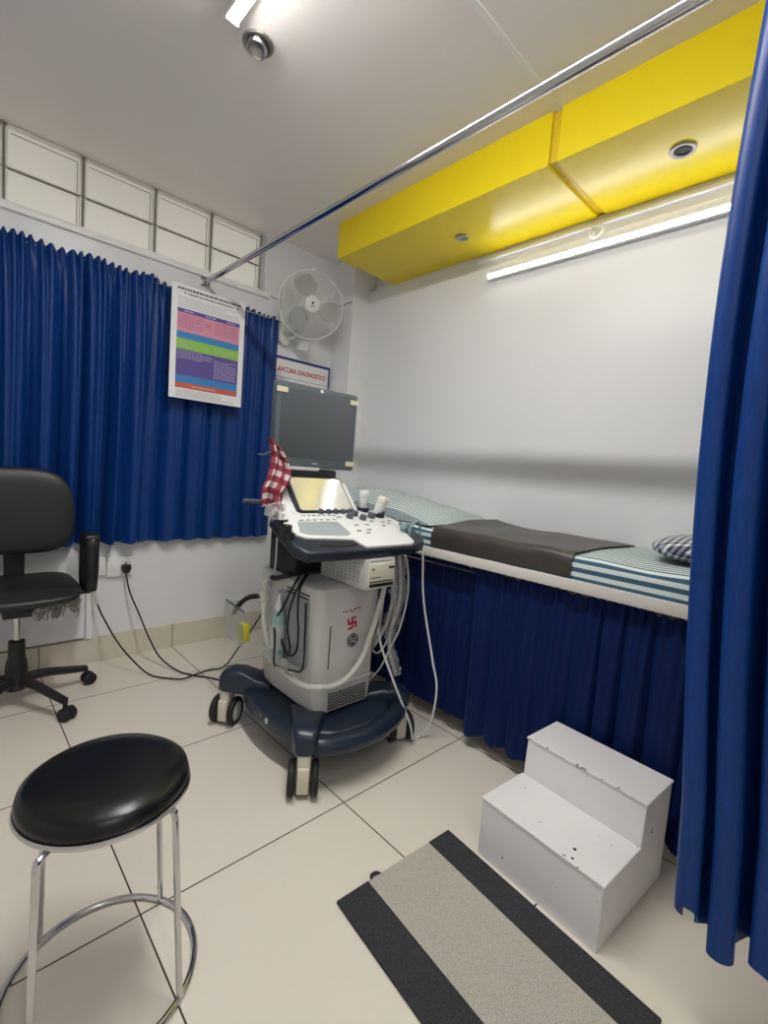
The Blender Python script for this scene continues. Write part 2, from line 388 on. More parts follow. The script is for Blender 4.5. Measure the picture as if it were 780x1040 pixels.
MB().lathe([(0, -.012), (.028, -.012), (.034, .0), (.033, .020), (.027, .026), (.024, .020), (.012, .014), (0, .013)], c+Vector((0, 0, -.005)), ax).build('lamp_head', 'gimbal', t)
# round clip on the wall under the joint of the bulkhead
t = thing('wall_hook', 'small round white wall hook between yellow bulkhead joint and wall tube', 'hook', (XR, .997, 2.241))
MB().lathe([(0, 0), (.034, 0), (.034, .010), (.026, .016), (.022, .009), (0, .009)], (XR, .997, 2.238), (-1, 0, 0)).build('disc', 'white', t)
MB().tube([(XR-.01, .997, 2.245), (XR-.028, .997, 2.240), (XR-.028, .997, 2.226), (XR-.014, .997, 2.222)], .005).build('hook', 'lightgrey', t)

# ------------------------------------------------------------------ curtain rod
t = thing('curtain_rod', 'long chrome rod running below the ceiling to a bracket on the back wall', 'rod', (1.087, YF, 2.085))
MB().tube([(1.087, YF-.012, 2.085), (1.087, YN, 2.085)], .0145, 20, sub=1).build('rod', 'chrome', t)
b = MB().box((1.062, YF-.006, 2.062), (1.112, YF, 2.112), .002).box((1.066, YF-.030, 2.066), (1.074, YF, 2.106), .002).box((1.100, YF-.030, 2.066), (1.108, YF, 2.106), .002)
b.lathe([(0, 0), (.020, 0), (.020, .014), (.015, .020), (0, .020)], (1.087, YF-.004, 2.085), (0, -1, 0))
b.build('bracket', 'steel', t)

# ------------------------------------------------------------------ cloth that hangs
def fold_phase(L, period, seed, lo=.55, hi=1.5):
    r = random.Random(seed); xs = [0]; ph = [0]
    while xs[-1] < L: xs.append(xs[-1]+period*r.uniform(lo, hi)); ph.append(ph[-1]+PI)
    amps = [r.uniform(.55, 1.15) for _ in xs]
    def f(u):
        for i in range(len(xs)-1):
            if u <= xs[i+1]:
                t = (u-xs[i])/(xs[i+1]-xs[i]); a = amps[i]*(1-t)+amps[i+1]*t
                return ph[i]+PI*t, a
        return ph[-1], amps[-1]
    return f
def hanging(p0, d, n, L, ztop, zbot, period, amp, seed, gather=.012, top_amp=.35, nu=None, nv=30, thick=.0025, zb=None, lean=0., sway=.35, scallop=.008):
    p0 = Vector(p0); d = Vector(d); n = Vector(n); f = fold_phase(L, period, seed); f2 = fold_phase(L, period*.36, seed+50); r = random.Random(seed+9)
    q = [r.uniform(0, 6.28) for _ in range(8)]
    nu = nu or int(L/period*26)
    def fn(u, v):
        s = u*L
        sh = s+.030*math.sin(2.2*v+q[0]+s*2.2)*v*sway+.008*math.sin(7*s+3*v+q[3])*v*sway
        ph, a = f(min(max(sh, 0), L)); ph2, a2 = f2(s)
        k = top_amp+(1-top_amp)*min(1, v*1.6)
        off = amp*a*k*(1.9*(math.sin(ph/2)**2+.0015)**.36-1.15)+amp*.16*math.sin(ph2+1.2*math.sin(3*v+q[2]))*(1-.6*v)*a2
        along = amp*.10*k*math.sin(ph)
        g = math.exp(-v*26)
        off = off*(1-g)+g*gather*math.sin(ph2*1.0)
        zt = ztop+scallop*math.sin(ph2)*1.0+scallop*.8*math.sin(s*23+q[4])
        bb = (zb(u) if zb else zbot)+.006*math.sin(ph+q[5])
        z = zt+(bb-zt)*v
        return p0+d*(s+along*min(1, v*3))+n*(off+lean*v)+Vector((0, 0, z))
    return MB().grid(fn, nu, nv, thick=thick, uvf=lambda a, b: (a*L, b*(ztop-zbot)))
# window curtains on the back wall
hanging((-.62, YF-.066, 0), (1, 0, 0), (0, -1, 0), 1.435, 2.005, .640, .050, .046, 3, top_amp=.35, sway=.9).build('window_curtain', 'blue', smooth=60)
o = bpy.data.objects['window_curtain']; tag(o, 'blue satin window curtain behind the black office chair', 'curtain', 'window curtains')
o = hanging((.765, YF-.045, 0), (1, 0, 0), (0, -1, 0), .775, 2.000, .638, .056, .030, 11, sway=.6).build('window_curtain', 'blue', smooth=60)
tag(o, 'blue satin window curtain hanging behind the printed poster', 'curtain', 'window curtains')
t = thing('curtain_wire', 'thin curtain wire and end hook holding the blue window curtains', 'curtain wire', (-.6, YF-.05, 1.985))
MB().tube([(-1.2, YF-.058, 1.985), (1.545, YF-.058, 1.985)], .003, 6, sub=1).build('wire', 'steel', t)
MB().tube([(1.545, YF-.058, 1.985), (1.56, YF-.03, 1.985), (1.56, YF, 1.985)], .005, 8).build('hook', 'steel', t)
# privacy curtain on the chrome rod
def zb(u): return .262+.015*math.sin(u*40)+(.0 if u > .06 else .0)
pc = thing('privacy_curtain', 'tall blue privacy curtain hanging from the chrome rod beside the steps', 'curtain', (1.087, .25, 2.085))
def pcf():
    L = 1.25; f = fold_phase(L, .026, 5, .8, 1.3)
    r = random.Random(2)
    def fn(u, v):
        s = u*L; ph, a = f(s); k = .55+.45*v
        off = -.062*a*k*(2*(math.sin(ph/2)**2+.001)**.32-1.2)+.008*math.sin(ph*.37+3*v)
        al = .010*math.sin(2*ph)*k
        y = .249-.058*v*v*(1-u)+.026*math.sin(PI*min(1, v*1.15))*(1-u)-s-al
        z = 2.062+( .268+.010*math.sin(ph*.5+.4)+.050*math.exp(-((s-.030)/.014)**2)-.020*max(0, 1-s/.02)-2.062)*v
        return Vector((1.090+off*1.0+.0*v, y, z))
    return MB().grid(fn, 560, 40, thick=.0025)
pcf().build('cloth', 'blue', pc, smooth=60)
for k in range(13):
    y = .235-k*.1
    MB().tube([(1.087+.021*math.cos(a*PI/6), y+.0*a, 2.083+.021*math.sin(a*PI/6)) for a in range(12)], .0025, 6, closed=True, sub=2).build('ring', 'steel', pc)

# ------------------------------------------------------------------ bed
XB = 1.545
bed = thing('examination_bed', 'white boarded examination bed along the right wall', 'bed', (1.83, 1.3, 0))
MB().box((XB, .16, .760), (XR-.004, 2.46, .800), .003).build('bed_board', 'woodwhite', bed)
MB().box((XB+.095, .19, .722), (XB+.115, 2.44, .762), .002).build('apron', 'woodwhite', bed)
MB().box((XR-.06, .19, .700), (XR-.04, 2.44, .762), .002).build('rail', 'woodwhite', bed)
for x, y in ((XB+.075, .20), (XR-.07, .20), (XB+.075, 2.39), (XR-.07, 2.39)):
    l = MB().box((x-.022, y-.022, .0), (x+.022, y+.022, .762), .003).build('leg', 'white', bed)
    MB().box((x-.024, y-.024, 0), (x+.024, y+.024, .02), .002).build('foot_cap', 'greytext', l)
def prof(t, x0, x1, z0, z1, r):
    """point on a mattress profile, from bottom of the front edge over the top to the back; t in metres"""
    h = z1-z0-r; a = r*PI/2
    if t < h: return x0, z0+t
    t -= h
    if t < a: return x0+r-r*math.cos(t/r), z1-r+r*math.sin(t/r)
    t -= a; wtop = x1-x0-2*r
    if t < wtop: return x0+r+t, z1
    t -= wtop
    if t < a: return x1-r+r*math.sin(t/r), z1-r+r*math.cos(t/r)
    t -= a; return x1, max(z0, z1-r-t)
def plen(x0, x1, z0, z1, r): return 2*(z1-z0-r)+PI*r+(x1-x0-2*r)
MX0, MX1, MZ0, MZ1, MR = 1.556, 2.112, .800, .880, .028
Lp = plen(MX0, MX1, MZ0, MZ1, MR)
def mfn(u, v):
    y = .20+u*2.22; x, z = prof(v*Lp, MX0, MX1, MZ0, MZ1, MR)
    w = .003*math.sin(9*y+4*x)+.002*math.sin(21*y-11*x)
    return Vector((x, y, z+(w if z > .86 else 0)))
mt = MB().grid(mfn, 90, 60, uvf=lambda a, b: (a*2.22, b*Lp))
for yy in (.20, 2.42):
    mt.prism([prof(k/40*Lp, MX0, MX1, MZ0, MZ1, MR) for k in range(41)], 0, .004, M4=Matrix(((1, 0, 0, 0), (0, 0, 1, yy-.002), (0, 1, 0, 0), (0, 0, 0, 1))))
tag(mt.build('mattress', 'stripe', smooth=50), 'bed mattress in a green and white striped sheet on the white board', 'mattress')
X0, X1, Z1 = MX0-.006, MX1-.002, MZ1+.007
Lr = plen(X0, X1, .805, Z1, .034)
def rfn(u, v):
    y = .690+u*.640; s = .0+v*(Lr-.07); x, z = prof(s, X0, X1, .805, Z1, .034)
    y += .012*math.sin(5*x+1)*(1-2*u)+.010*math.sin(11*x)
    wz = .0035*math.sin(13*y+7*x)+.003*math.sin(27*y-9*x)
    lift = .02*max(0, (u-.72)/.28)**2*max(0, min(1, (x-1.6)/.3))
    return Vector((x-(.003*math.sin(30*y) if z < .86 else 0), y, z+(wz*.5+.004+lift if z > .87 else 0)))
tag(MB().grid(rfn, 50, 50, thick=.003).build('draw_sheet', 'rexine', smooth=50), 'brown rubber sheet spread across the middle of the striped bed', 'rubber sheet')
# pillows
def cushion(c, sx, sy, sz, e=.55, rz=0., uvs=1., nu=40, nv=24, bumpf=None):
    R = Matrix.Rotation(rz, 4, 'Z')
    def sp(w, m): s = math.sin(w); return math.copysign(abs(s)**m, s)
    def cp(w, m): s = math.cos(w); return math.copysign(abs(s)**m, s)
    def fn(u, v):
        th = 2*PI*u; ph = -PI/2+PI*v
        x = sx*cp(ph, .75)*cp(th, e); y = sy*cp(ph, .75)*sp(th, e); z = sz*sp(ph, .9)
        if bumpf: z += bumpf(x, y)*max(0, math.sin(ph))
        return Vector(c)+R @ Vector((x, y, z))
    def uv(u, v):
        th = 2*PI*u; ph = -PI/2+PI*v
        return (sx*cp(ph, .75)*cp(th, e)*uvs+5, sy*cp(ph, .75)*sp(th, e)*uvs+sz*sp(ph, .9)*.6+5)
    return MB().grid(fn, nu, nv, uvf=lambda u, v: uv(u, v))
def pil(u, v):
    x = 1.575+u*.530; y = 1.352+v*1.06
    r = .5-.5*math.cos(2*PI*min(1, max(0, u*.75+.08)))
    hy = math.sin(PI*min(1, max(0, v)))**.75
    h_ = .118*hy*(.30+.70*math.sin(PI*(.08+.84*u))**.8)
    h_ *= 1+.12*math.sin(7*y+3*x)
    return Vector((x, y+.03*math.sin(4*x), .890+max(h_, 0)+.002*math.sin(40*y)))
def pil_uv(u, v): return (1.1*v, .3+1.05*u+.06*math.sin(5*v))
pm = MB().grid(pil, 40, 60, uvf=pil_uv)
pm.grid(lambda u, v: Vector((pil(u, v).x, pil(u, v).y, .888)), 6, 6, uvf=pil_uv)
for (fu, fv) in (((0, None)), ((1, None)), ((None, 0)), ((None, 1))):
    pm.grid(lambda a, b: Vector((*(pil(fu if fu is not None else a, fv if fv is not None else a).xy), .888+(pil(fu if fu is not None else a, fv if fv is not None else a).z-.888)*b)), 30, 2)
tag(pm.build('pillow', 'stripe', smooth=60), 'rounded pillow under a thin striped cloth beside the ultrasound console', 'pillow')
tag(cushion((1.925, .315, .930), .185, .225, .046, .5, .08).build('pillow', 'checkp', smooth=60), 'small black and white checked pillow beside the privacy curtain', 'pillow')
# skirt curtains under the bed
o = hanging((1.588, 1.095, 0), (0, -1, 0), (-1, 0, 0), .90, .748, .055, .050, .020, 21, gather=.008, nv=22, scallop=.007, zb=lambda u: .055+.012*math.sin(u*7))
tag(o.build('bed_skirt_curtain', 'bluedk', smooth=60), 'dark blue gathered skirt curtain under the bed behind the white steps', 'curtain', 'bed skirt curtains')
o = hanging((1.622, 2.42, 0), (0, -1, 0), (-1, 0, 0), 1.42, .745, .075, .050, .016, 31, gather=.008, nv=22, scallop=.007)
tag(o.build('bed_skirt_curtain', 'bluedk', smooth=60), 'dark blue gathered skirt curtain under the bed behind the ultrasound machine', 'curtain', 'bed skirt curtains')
tag(MB().tube([(1.600, .20, .728), (1.600, 2.42, .722)], .0025, 6, sub=1).build('skirt_wire', 'steel'), 'thin wire under the bed board carrying the dark blue skirt', 'wire')

# ------------------------------------------------------------------ steps
F = Matrix.Translation((1.152, .52, 0)) @ Matrix.Rotation(math.radians(-4.2), 4, 'Z')
PL = Matrix(((1, 0, 0, 0), (0, 0, -1, 0), (0, 1, 0, 0), (0, 0, 0, 1)))   # (x,z,y)->(x,-y..,z)
st = thing('step_stool', 'white painted two tread wooden step box beside the grey mat', 'step stool', (1.152, .52, 0))
MB().prism([(0, 0), (.385, 0), (.385, .292), (.212, .292), (.205, .172), (0, .172)], -.182, .182, .003, M4=F @ PL).build('step_box', 'step', st, smooth=20)
for (xa, xb, zt) in ((-.003, .204, .172), (.208, .388, .292)):
    MB().box((xa, -.185, zt-.001), (xb, .185, zt+.007), .003, M4=F).build('tread', 'step', st, smooth=20)

for x, y, r_ in ((0.045, -0.083, .0045), (0.012, -0.095, .0035)):
    p = F @ Vector((x, y, .1792)); MB().lathe([(0, .0006), (r_, .0004), (r_*1.1, 0), (0, 0)], p, seg=12).build('nail_hole', 'dark', st)
# ------------------------------------------------------------------ floor mat
A = Vector((.734, .834, 0)); ex = Vector((.425, -.026, 0)).normalized(); ey = Vector((-.053, -.62, 0)).normalized()
mtg = thing('floor_mat', 'grey carpet floor mat with charcoal side bands before the steps', 'mat', A)
W, LL = .425, .625
FM = Matrix(((ex.x, ey.x, 0, A.x), (ex.y, ey.y, 0, A.y), (0, 0, 1, 0), (0, 0, 0, 1)))
MB().box((0, 0, 0.0005), (.104, LL, .0095), .003, M4=FM).build('side_band', 'matdark', mtg, smooth=0)
MB().box((.335, 0, 0.0005), (W, LL, .0095), .003, M4=FM).build('side_band', 'matdark', mtg, smooth=0)
MB().box((.103, .001, 0.0005), (.336, LL-.001, .0085), .001, M4=FM).build('carpet_field', 'matgrey', mtg, smooth=0)
MB().tube([FM @ Vector(p) for p in ((.116, .002, .006), (.120, -.006, .008), (.130, -.009, .008), (.140, -.006, .008), (.146, .002, .006))], .0045, 6).build('hanging_loop', 'matdark', mtg)

# ------------------------------------------------------------------ round stool
SC = Vector((.246, 1.012, 0)); SH = .46
so = thing('round_stool', 'round black padded stool with chrome ring base in the foreground', 'stool', SC)
MB().lathe([(0, SH-.036), (.142, SH-.036), (.151, SH-.030), (.1545, SH-.018), (.151, SH-.004), (.137, SH+.006), (.095, SH+.011), (0, SH+.012)], SC, seg=64).build('seat', 'blackseat', so, smooth=60)
MB().lathe([(.140, SH-.038), (.1555, SH-.038), (.158, SH-.033), (.1555, SH-.027), (.149, SH-.027)], SC, seg=64).build('seat_rim', 'chrome', so, smooth=60)
rg = random.Random(4)
def rag(u, v):
    a = math.radians(-110+u*150); r = .142-.02*v
    return SC+Vector((r*math.cos(a), r*math.sin(a), SH-.037-.014*v*(0.5+.5*math.sin(u*37)+.4*math.sin(u*91))))
MB().grid(rag, 120, 2, thick=.001).build('torn_cover_edge', 'rubber', so)
MB().tube([SC+Vector((.181*math.cos(2*PI*k/48), .181*math.sin(2*PI*k/48), .0075)) for k in range(48)], .0068, 10, closed=True, sub=1).build('base_ring', 'chrome', so)
feet = [(.352, .866), (.397, 1.116), (.157, 1.166), (.106, .898)]
tops = [(.336, .905), (.345, 1.092), (.163, 1.108), (.145, .925)]
ins = [(.300, .945), (.310, 1.060), (.195, 1.075), (.190, .955)]
for (fx, fy), (tx, ty), (ix, iy) in zip(feet, tops, ins):
    dx, dy = fx-SC.x, fy-SC.y; k = .181/math.hypot(dx, dy); fx, fy = SC.x+dx*k, SC.y+dy*k
    q_ = .865 if fx > SC.x else .95; tx, ty = SC.x+dx*k*q_*.985, SC.y+dy*k*q_*.985; ix, iy = SC.x+dx*k*.5, SC.y+dy*k*.5
    MB().tube([(fx, fy, .008), (fx+(tx-fx)*.3, fy+(ty-fy)*.3, .13), (fx+(tx-fx)*.85, fy+(ty-fy)*.85, .36), (tx, ty, SH-.060), (tx+(ix-tx)*.12, ty+(iy-ty)*.12, SH-.048), (ix, iy, SH-.044)], .0066, 10).build('leg', 'chrome', so)
MB().lathe([(0, 0), (.10, 0), (.10, -.006), (0, -.006)], SC+Vector((0, 0, SH-.036)), seg=32).build('seat_plate', 'steel', so)

# ------------------------------------------------------------------ office chair
OC = Vector((.232, 2.42, 0))
ch = thing('office_chair', 'black swivel office chair with torn seat before the blue curtain', 'office chair', OC)
sd = MB()
def seatf(u, v):
    th = 2*PI*u; ph = -PI/2+PI*v; e = .45
    cx = math.copysign(abs(math.cos(th))**e, math.cos(th)); sy = math.copysign(abs(math.sin(th))**e, math.sin(th))
    r = abs(math.cos(ph))**.4
    return OC+Vector((0+.215*cx*r, .02+.225*sy*r, .498+.030*math.copysign(abs(math.sin(ph))**.8, math.sin(ph))-.012*((sy*r) < -.75)*1.0+.008*(cx*r)**2))
MB().grid(seatf, 56, 22).build('seat', 'chairfab', ch, smooth=60)
MB().box((OC.x-.15, OC.y-.13, .450), (OC.x+.15, OC.y+.17, .470), .006).build('seat_pan', 'black', ch)
# torn foam hanging under the front right of the seat
fo = MB()
def foamf(u, v):
    x = .275+.16*u; y = 2.245+.07*u+.03*v
    return Vector((x, y, .474-.052*v*(.25+.75*abs(math.sin(u*8.3+.6)))*(1+.4*math.sin(u*29))))
fo.grid(foamf, 60, 5, thick=.012)
for k in range(9):
    x = .29+.14*rnd.random(); y = 2.262+.05*rnd.random(); l = rnd.uniform(.02, .055)
    fo.tube([(x, y, .447), (x+.006*rnd.uniform(-1, 1), y, .447-l*.5), (x+.012*rnd.uniform(-1, 1), y, .447-l)], .005, 6, sub=3, rf=lambda t: 1-.6*t)
fo.build('torn_foam', 'foam', ch)
# backrest
def backf(u, v):
    th = 2*PI*u; ph = -PI/2+PI*v
    cx = math.copysign(abs(math.cos(th))**.55, math.cos(th)); cz = math.copysign(abs(math.sin(th))**.55, math.sin(th)); r = abs(math.cos(ph))**.35
    x = .222*cx*r*(1-.10*max(0, cz*r)); z = .820+.188*cz*r
    y = 2.560+.10*(z-.82)-.030*math.sin(ph)*.9-.25*x*x*1.6
    return Vector((OC.x+x, y, z))
MB().grid(backf, 56, 20).build('backrest', 'chairfab', ch, smooth=60)
MB().prism(rrect(.40, .33, .09, cx=OC.x, cy=.82), -2.585, -2.570, .004, M4=Matrix(((1, 0, 0, 0), (0, 0, -1, 0), (0, 1, 0, 0), (0, 0, 0, 1)))).build('back_shell', 'black', ch)
MB().prism([(-.035, .40), (.035, .40), (.038, .70), (.03, .80), (-.03, .80), (-.038, .70)], 0, .022, .004, M4=Matrix(((1, 0, 0, OC.x+.005), (0, 0, -1, 2.595), (0, 1, 0, 0), (0, 0, 0, 1)))).build('back_support', 'black', ch)
MB().tube([(OC.x, 2.584, .47), (OC.x, 2.575, .44), (OC.x, 2.53, .425), (OC.x, 2.42, .425)], .02, 8).build('back_bracket', 'black', ch)
for s in (1, -1):
    X = OC.x+s*.272
    a = MB()
    path = [(X, 2.545, .455), (X, 2.565, .52), (X, 2.560, .62), (X, 2.550, .690), (X, 2.52, .706), (X, 2.45, .704), (X, 2.425, .682), (X, 2.425, .62), (X, 2.435, .53), (X, 2.455, .462)]
    a.tube(path, .022, 10, sub=6)
    bmesh.ops.scale(a.bm, vec=(1.25, 1, 1), space=Matrix.Translation((-X, 0, 0)), verts=a.bm.verts)
    ar = a.build('armrest', 'black', ch, smooth=60)
    MB().box((X-.033, 2.415, .700), (X+.033, 2.56, .724), .012, 3).build('arm_pad', 'black', ar)
    MB().box((min(X, OC.x+s*.12), 2.44, .448), (max(X, OC.x+s*.12), 2.56, .464), .004).build('arm_mount', 'black', ar)
MB().box((OC.x-.055, OC.y-.09, .405), (OC.x+.055, OC.y+.09, .452), .008).build('tilt_mechanism', 'black', ch)
MB().cyl((OC.x, OC.y, .26), (OC.x, OC.y, .415), .0145, seg=20).build('gas_lift', 'chrome', ch)
MB().lathe([(0, .075), (.038, .075), (.042, .10), (.040, .16), (.036, .20), (.031, .21), (.029, .285), (.016, .29), (0, .29)], (OC.x, OC.y, 0)).build('lift_cover', 'black', ch)
for k in range(5):
    a = math.radians(12+72*k); d = Vector((math.cos(a), math.sin(a), 0)); e = OC+d*.272
    l = MB().tube([OC+d*.02+Vector((0, 0, .112)), OC+d*.10+Vector((0, 0, .112)), OC+d*.20+Vector((0, 0, .092)), e+Vector((0, 0, .078))], .019, 10, rf=lambda t: 1.15-.35*t).build('base_leg', 'black', ch)
    tdir = Vector((-d.y, d.x, 0)); cs = MB()
    cs.cyl(e+Vector((0, 0, .045)), e+Vector((0, 0, .085)), .009)
    q = e+d*.012+Vector((0, 0, .0275))
    for s in (1, -1): cs.lathe([(0, -.011), (.022, -.011), (.0275, -.006), (.0275, .006), (.022, .011), (0, .011)], q+tdir*s*.016, tdir)
    cs.lathe([(0, -.008), (.024, -.008), (.024, .008), (0, .008)], q+Vector((0, 0, .007)), tdir)
    cs.build('caster', 'rubber', l)

# ------------------------------------------------------------------ sockets, plug and power leads on the back wall
def board(label, x0, x1, z0, z1, sw):
    t = thing('socket_board', label, 'socket', ((x0+x1)/2, YF, z0), 'wall sockets')
    MB().box((x0, YF-.020, z0), (x1, YF, z1), .003).build('plate', 'white', t)
    cx, cz = (x0*.38+x1*.62), (z0+z1)/2
    if sw: cx = x0+.088
    s = MB()
    for dx, dz, r in ((0, .016, .0052), (-.011, -.008, .0042), (.011, -.008, .0042)): s.cyl((cx+dx, YF-.0212, cz+dz), (cx+dx, YF-.012, cz+dz), r, seg=12)
    s.build('socket_hole', 'dark', t)
    k = MB().box((x0+.020, YF-.026, cz-.024), (x0+.040, YF-.018, cz+.022), .003).build('rocker_switch', 'white', t)
    return t
board('white wall socket board partly hidden by the chair armrest', .503, .625, .462, .560, False)
board('white switched socket board holding a black plug', .632, .757, .450, .555, True)
t = thing('power_cable', 'black power lead plugged into the white switched socket board', 'cable', (.716, 2.700, .42))
MB().prism([(-.020, .022), (.020, .022), (.024, 0), (.012, -.022), (-.012, -.022), (-.024, 0)], 0, .032, .005, M4=Matrix(((1, 0, 0, .717), (0, 0, -1, YF-.0205), (0, 1, 0, .492), (0, 0, 0, 1)))).build('plug', 'black', t)
MB().tube([(.717, 2.695, .478), (.720, 2.690, .44), (.735, 2.675, .36), (.770, 2.63, .25), (.80, 2.56, .14), (.835, 2.49, .05), (.885, 2.38, .007), (.930, 2.285, .006), (.985, 2.215, .006), (1.03, 2.12, .010), (1.05, 1.99, .04), (1.06, 1.84, .10), (1.07, 1.76, .14)], .0042, 8).build('lead', 'cableb', t)
t = thing('power_cable', 'black power lead dropping from the half hidden socket board', 'cable', (.562, 2.700, .42))
MB().box((.548, YF-.055, .452), (.580, YF-.0205, .485), .005).build('plug', 'black', t)
MB().tube([(.563, 2.690, .456), (.566, 2.685, .40), (.585, 2.66, .31), (.612, 2.62, .235), (.648, 2.54, .15), (.70, 2.47, .07), (.757, 2.40, .010), (.820, 2.315, .006), (.872, 2.255, .0145), (.94, 2.27, .0150), (1.02, 2.30, .006), (1.08, 2.25, .03), (1.095, 2.13, .17), (1.10, 2.05, .26), (1.09, 1.92, .40), (1.07, 1.80, .52), (1.06, 1.73, .55)], .0042, 8).build('lead', 'cableb', t)
MB().tube([(.567, 2.684, .40), (.572, 2.676, .37), (.582, 2.664, .325)], .009, 8).build('tape_wrap', 'clearw', t)

# ------------------------------------------------------------------ poster and sign
PX0, PX1, PZ0, PZ1, PY = .866, 1.268, 1.413, 1.992, 2.592
po = thing('poster', 'white printed poster with pink, blue, green and purple bands hanging on the curtain', 'poster', (1.067, PY, PZ0))
pw, ph_ = PX1-PX0, PZ1-PZ0
FP = Matrix(((1, 0, 0, PX0), (0, 0, -1, PY), (0, 1, 0, PZ0), (0, 0, 0, 1)))      # (right, up, out)
MB().box((0, 0, -.004), (pw, ph_, 0), .001, M4=FP).build('board', 'paper', po, smooth=0)
pb = MB(); I = {'p_purple': 0, 'p_pink': 1, 'p_blue': 2, 'p_green': 3, 'p_red': 4, 'p_ink': 5, 'p_light': 6, 'paper': 7}
def band(t0, t1, m, a=.075, b=.925, o_=.0004): pb.box((a*pw, (1-t1)*ph_, -.0005), (b*pw, (1-t0)*ph_, o_), mi=I[m], M4=FP)
band(.205, .240, 'p_purple'); band(.240, .405, 'p_pink'); band(.405, .465, 'p_blue'); band(.465, .560, 'p_green'); band(.560, .790, 'p_purple'); band(.790, .855, 'p_blue'); band(.855, .905, 'p_red')
rt = random.Random(12)
def lines(t0, t1, a, b, n, m, h_=.0022, dens=.9):
    for i in range(n):
        t = t0+(t1-t0)*(i+.5)/n; x = a
        e = b-(b-a)*(.35*rt.random() if rt.random() < .3 else .02)
        while x < e:
            wd = rt.uniform(.012, .045)
            pb.box((x*pw, (1-t)*ph_-h_/2, 0), (min(e, x+wd)*pw, (1-t)*ph_+h_/2, .0008), mi=I[m], M4=FP); x += wd+.008
lines(.020, .052, .07, .95, 1, 'p_ink', .011); lines(.060, .082, .20, .84, 1, 'p_ink', .007)
pb.box((.155*pw, .925*ph_, 0), (.175*pw, .940*ph_, .0008), mi=5, M4=FP).box((.875*pw, .925*ph_, 0), (.895*pw, .940*ph_, .0008), mi=5, M4=FP)
lines(.10, .195, .08, .93, 6, 'p_ink', .0016)
lines(.255, .375, .09, .42, 8, 'p_ink', .0018); lines(.27, .32, .44, .52, 4, 'p_ink', .0018); lines(.255, .37, .58, .90, 8, 'p_ink', .0018)
lines(.213, .233, .16, .28, 1, 'p_light', .006); lines(.213, .233, .44, .58, 1, 'p_light', .006); lines(.213, .233, .74, .86, 1, 'p_light', .006)
lines(.485, .545, .58, .88, 3, 'p_light', .0016); lines(.485, .545, .10, .34, 3, 'p_light', .0016)
lines(.565, .645, .09, .56, 5, 'p_light', .0022); lines(.60, .775, .58, .90, 12, 'p_light', .0022)
lines(.873, .888, .30, .62, 1, 'p_light', .005); lines(.915, .985, .09, .92, 6, 'p_ink', .0014)
pb.build('print', ['p_purple', 'p_pink', 'p_blue', 'p_green', 'p_red', 'p_ink', 'p_light', 'paper'], po, smooth=0)
MB().tube([(1.078, PY-.002, PZ1-.012), (1.082, 2.66, 2.04), (1.087, 2.70, 2.068), (1.092, 2.66, 2.04), (1.10, PY-.002, PZ1-.012)], .0012, 6).build('hanging_string', 'greytext', po)

SX0, SX1, SZ0, SZ1, SY = 1.40, 1.968, 1.15, 1.786, YF-.014
sg = thing('sign_board', 'white notice board lettered in red on the back wall behind the monitor', 'sign', (1.69, YF, SZ0))
FS = Matrix(((1, 0, 0, SX0), (0, 0, -1, SY), (0, 1, 0, SZ0), (0, 0, 0, 1))); sw, sh = SX1-SX0, SZ1-SZ0
MB().box((0, 0, -.012), (sw, sh, 0), .001, M4=FS).build('board', 'paper', sg, smooth=0)
MB().box((-.004, sh-.012, -.013), (sw+.004, sh+.004, .004), .001, M4=FS).box((sw-.006, .0, -.013), (sw+.003, sh, .004), .001, M4=FS).build('edge_frame', 'p_navy', sg, smooth=0)
sgp = MB()
sgp.text('A..AACURA DIAGNOSTICS', .043, FS @ Matrix.Translation((sw-.03, .560, .001)) @ Matrix.Diagonal((.80, 1, 1, 1)), mi=0, bold=.0006, align='RIGHT')
sgp.box((.0, .510, 0), (sw-.01, .5125, .001), mi=2, M4=FS)
sgp.text('DN', .07, FS @ Matrix.Translation((.155, .465, .001)), mi=1, bold=.001)
for k in range(10): sgp.box((.10, .41-.034*k, 0), (sw-.03, .4115-.034*k, .001), mi=3, M4=FS)
sgp.build('lettering', ['red', 'p_navy', 'p_ink', 'lightgrey'], sg, smooth=0)

# ------------------------------------------------------------------ wall fan
FC = Vector((1.648, 2.505, 2.078)); FA = Vector((-.42, -.9, -.16)).normalized(); fr = .194
fan = thing('wall_fan', 'white caged wall fan above the sign board', 'fan', (1.60, YF, 1.95))
FX = FA.cross(Vector((0, 0, 1))).normalized()*-1; FZ = FX.cross(FA)*-1
if FZ.z < 0: FZ = -FZ
def fp(r, a, d): return FC+FX*r*math.cos(a)+FZ*r*math.sin(a)+FA*d
g = MB()
for k in range(84):
    a = 2*PI*k/84
    g.tube([fp(.048, a, .052), fp(.11, a, .050), fp(.155, a, .036), fp(fr-.008, a, .012), fp(fr, a, .0)], .0011, 4, sub=2)
g.build('front_guard', 'fanw', fan)
g = MB()
for k in range(64):
    a = 2*PI*k/64
    g.tube([fp(fr, a, 0), fp(fr-.012, a, -.02), fp(.14, a, -.055), fp(.06, a, -.062)], .0009, 4, sub=2)
g.build('rear_guard', 'fanw', fan)
MB().tube([fp(fr+.001, 2*PI*k/60, 0) for k in range(60)], .0045, 8, closed=True, sub=1).build('guard_rim', 'fanw', fan)
MB().box((-.008, -.008, -.010), (.008, .012, .010), .002, M4=frame(fp(fr+.006, PI/2, 0), FX, FZ)).build('guard_clip', 'fanw', fan)
hb = MB().lathe([(0, .016), (.030, .015), (.046, .008), (.050, 0), (.050, -.006), (0, -.006)], FC+FA*.050, FA).build('guard_badge', 'fanw', fan)
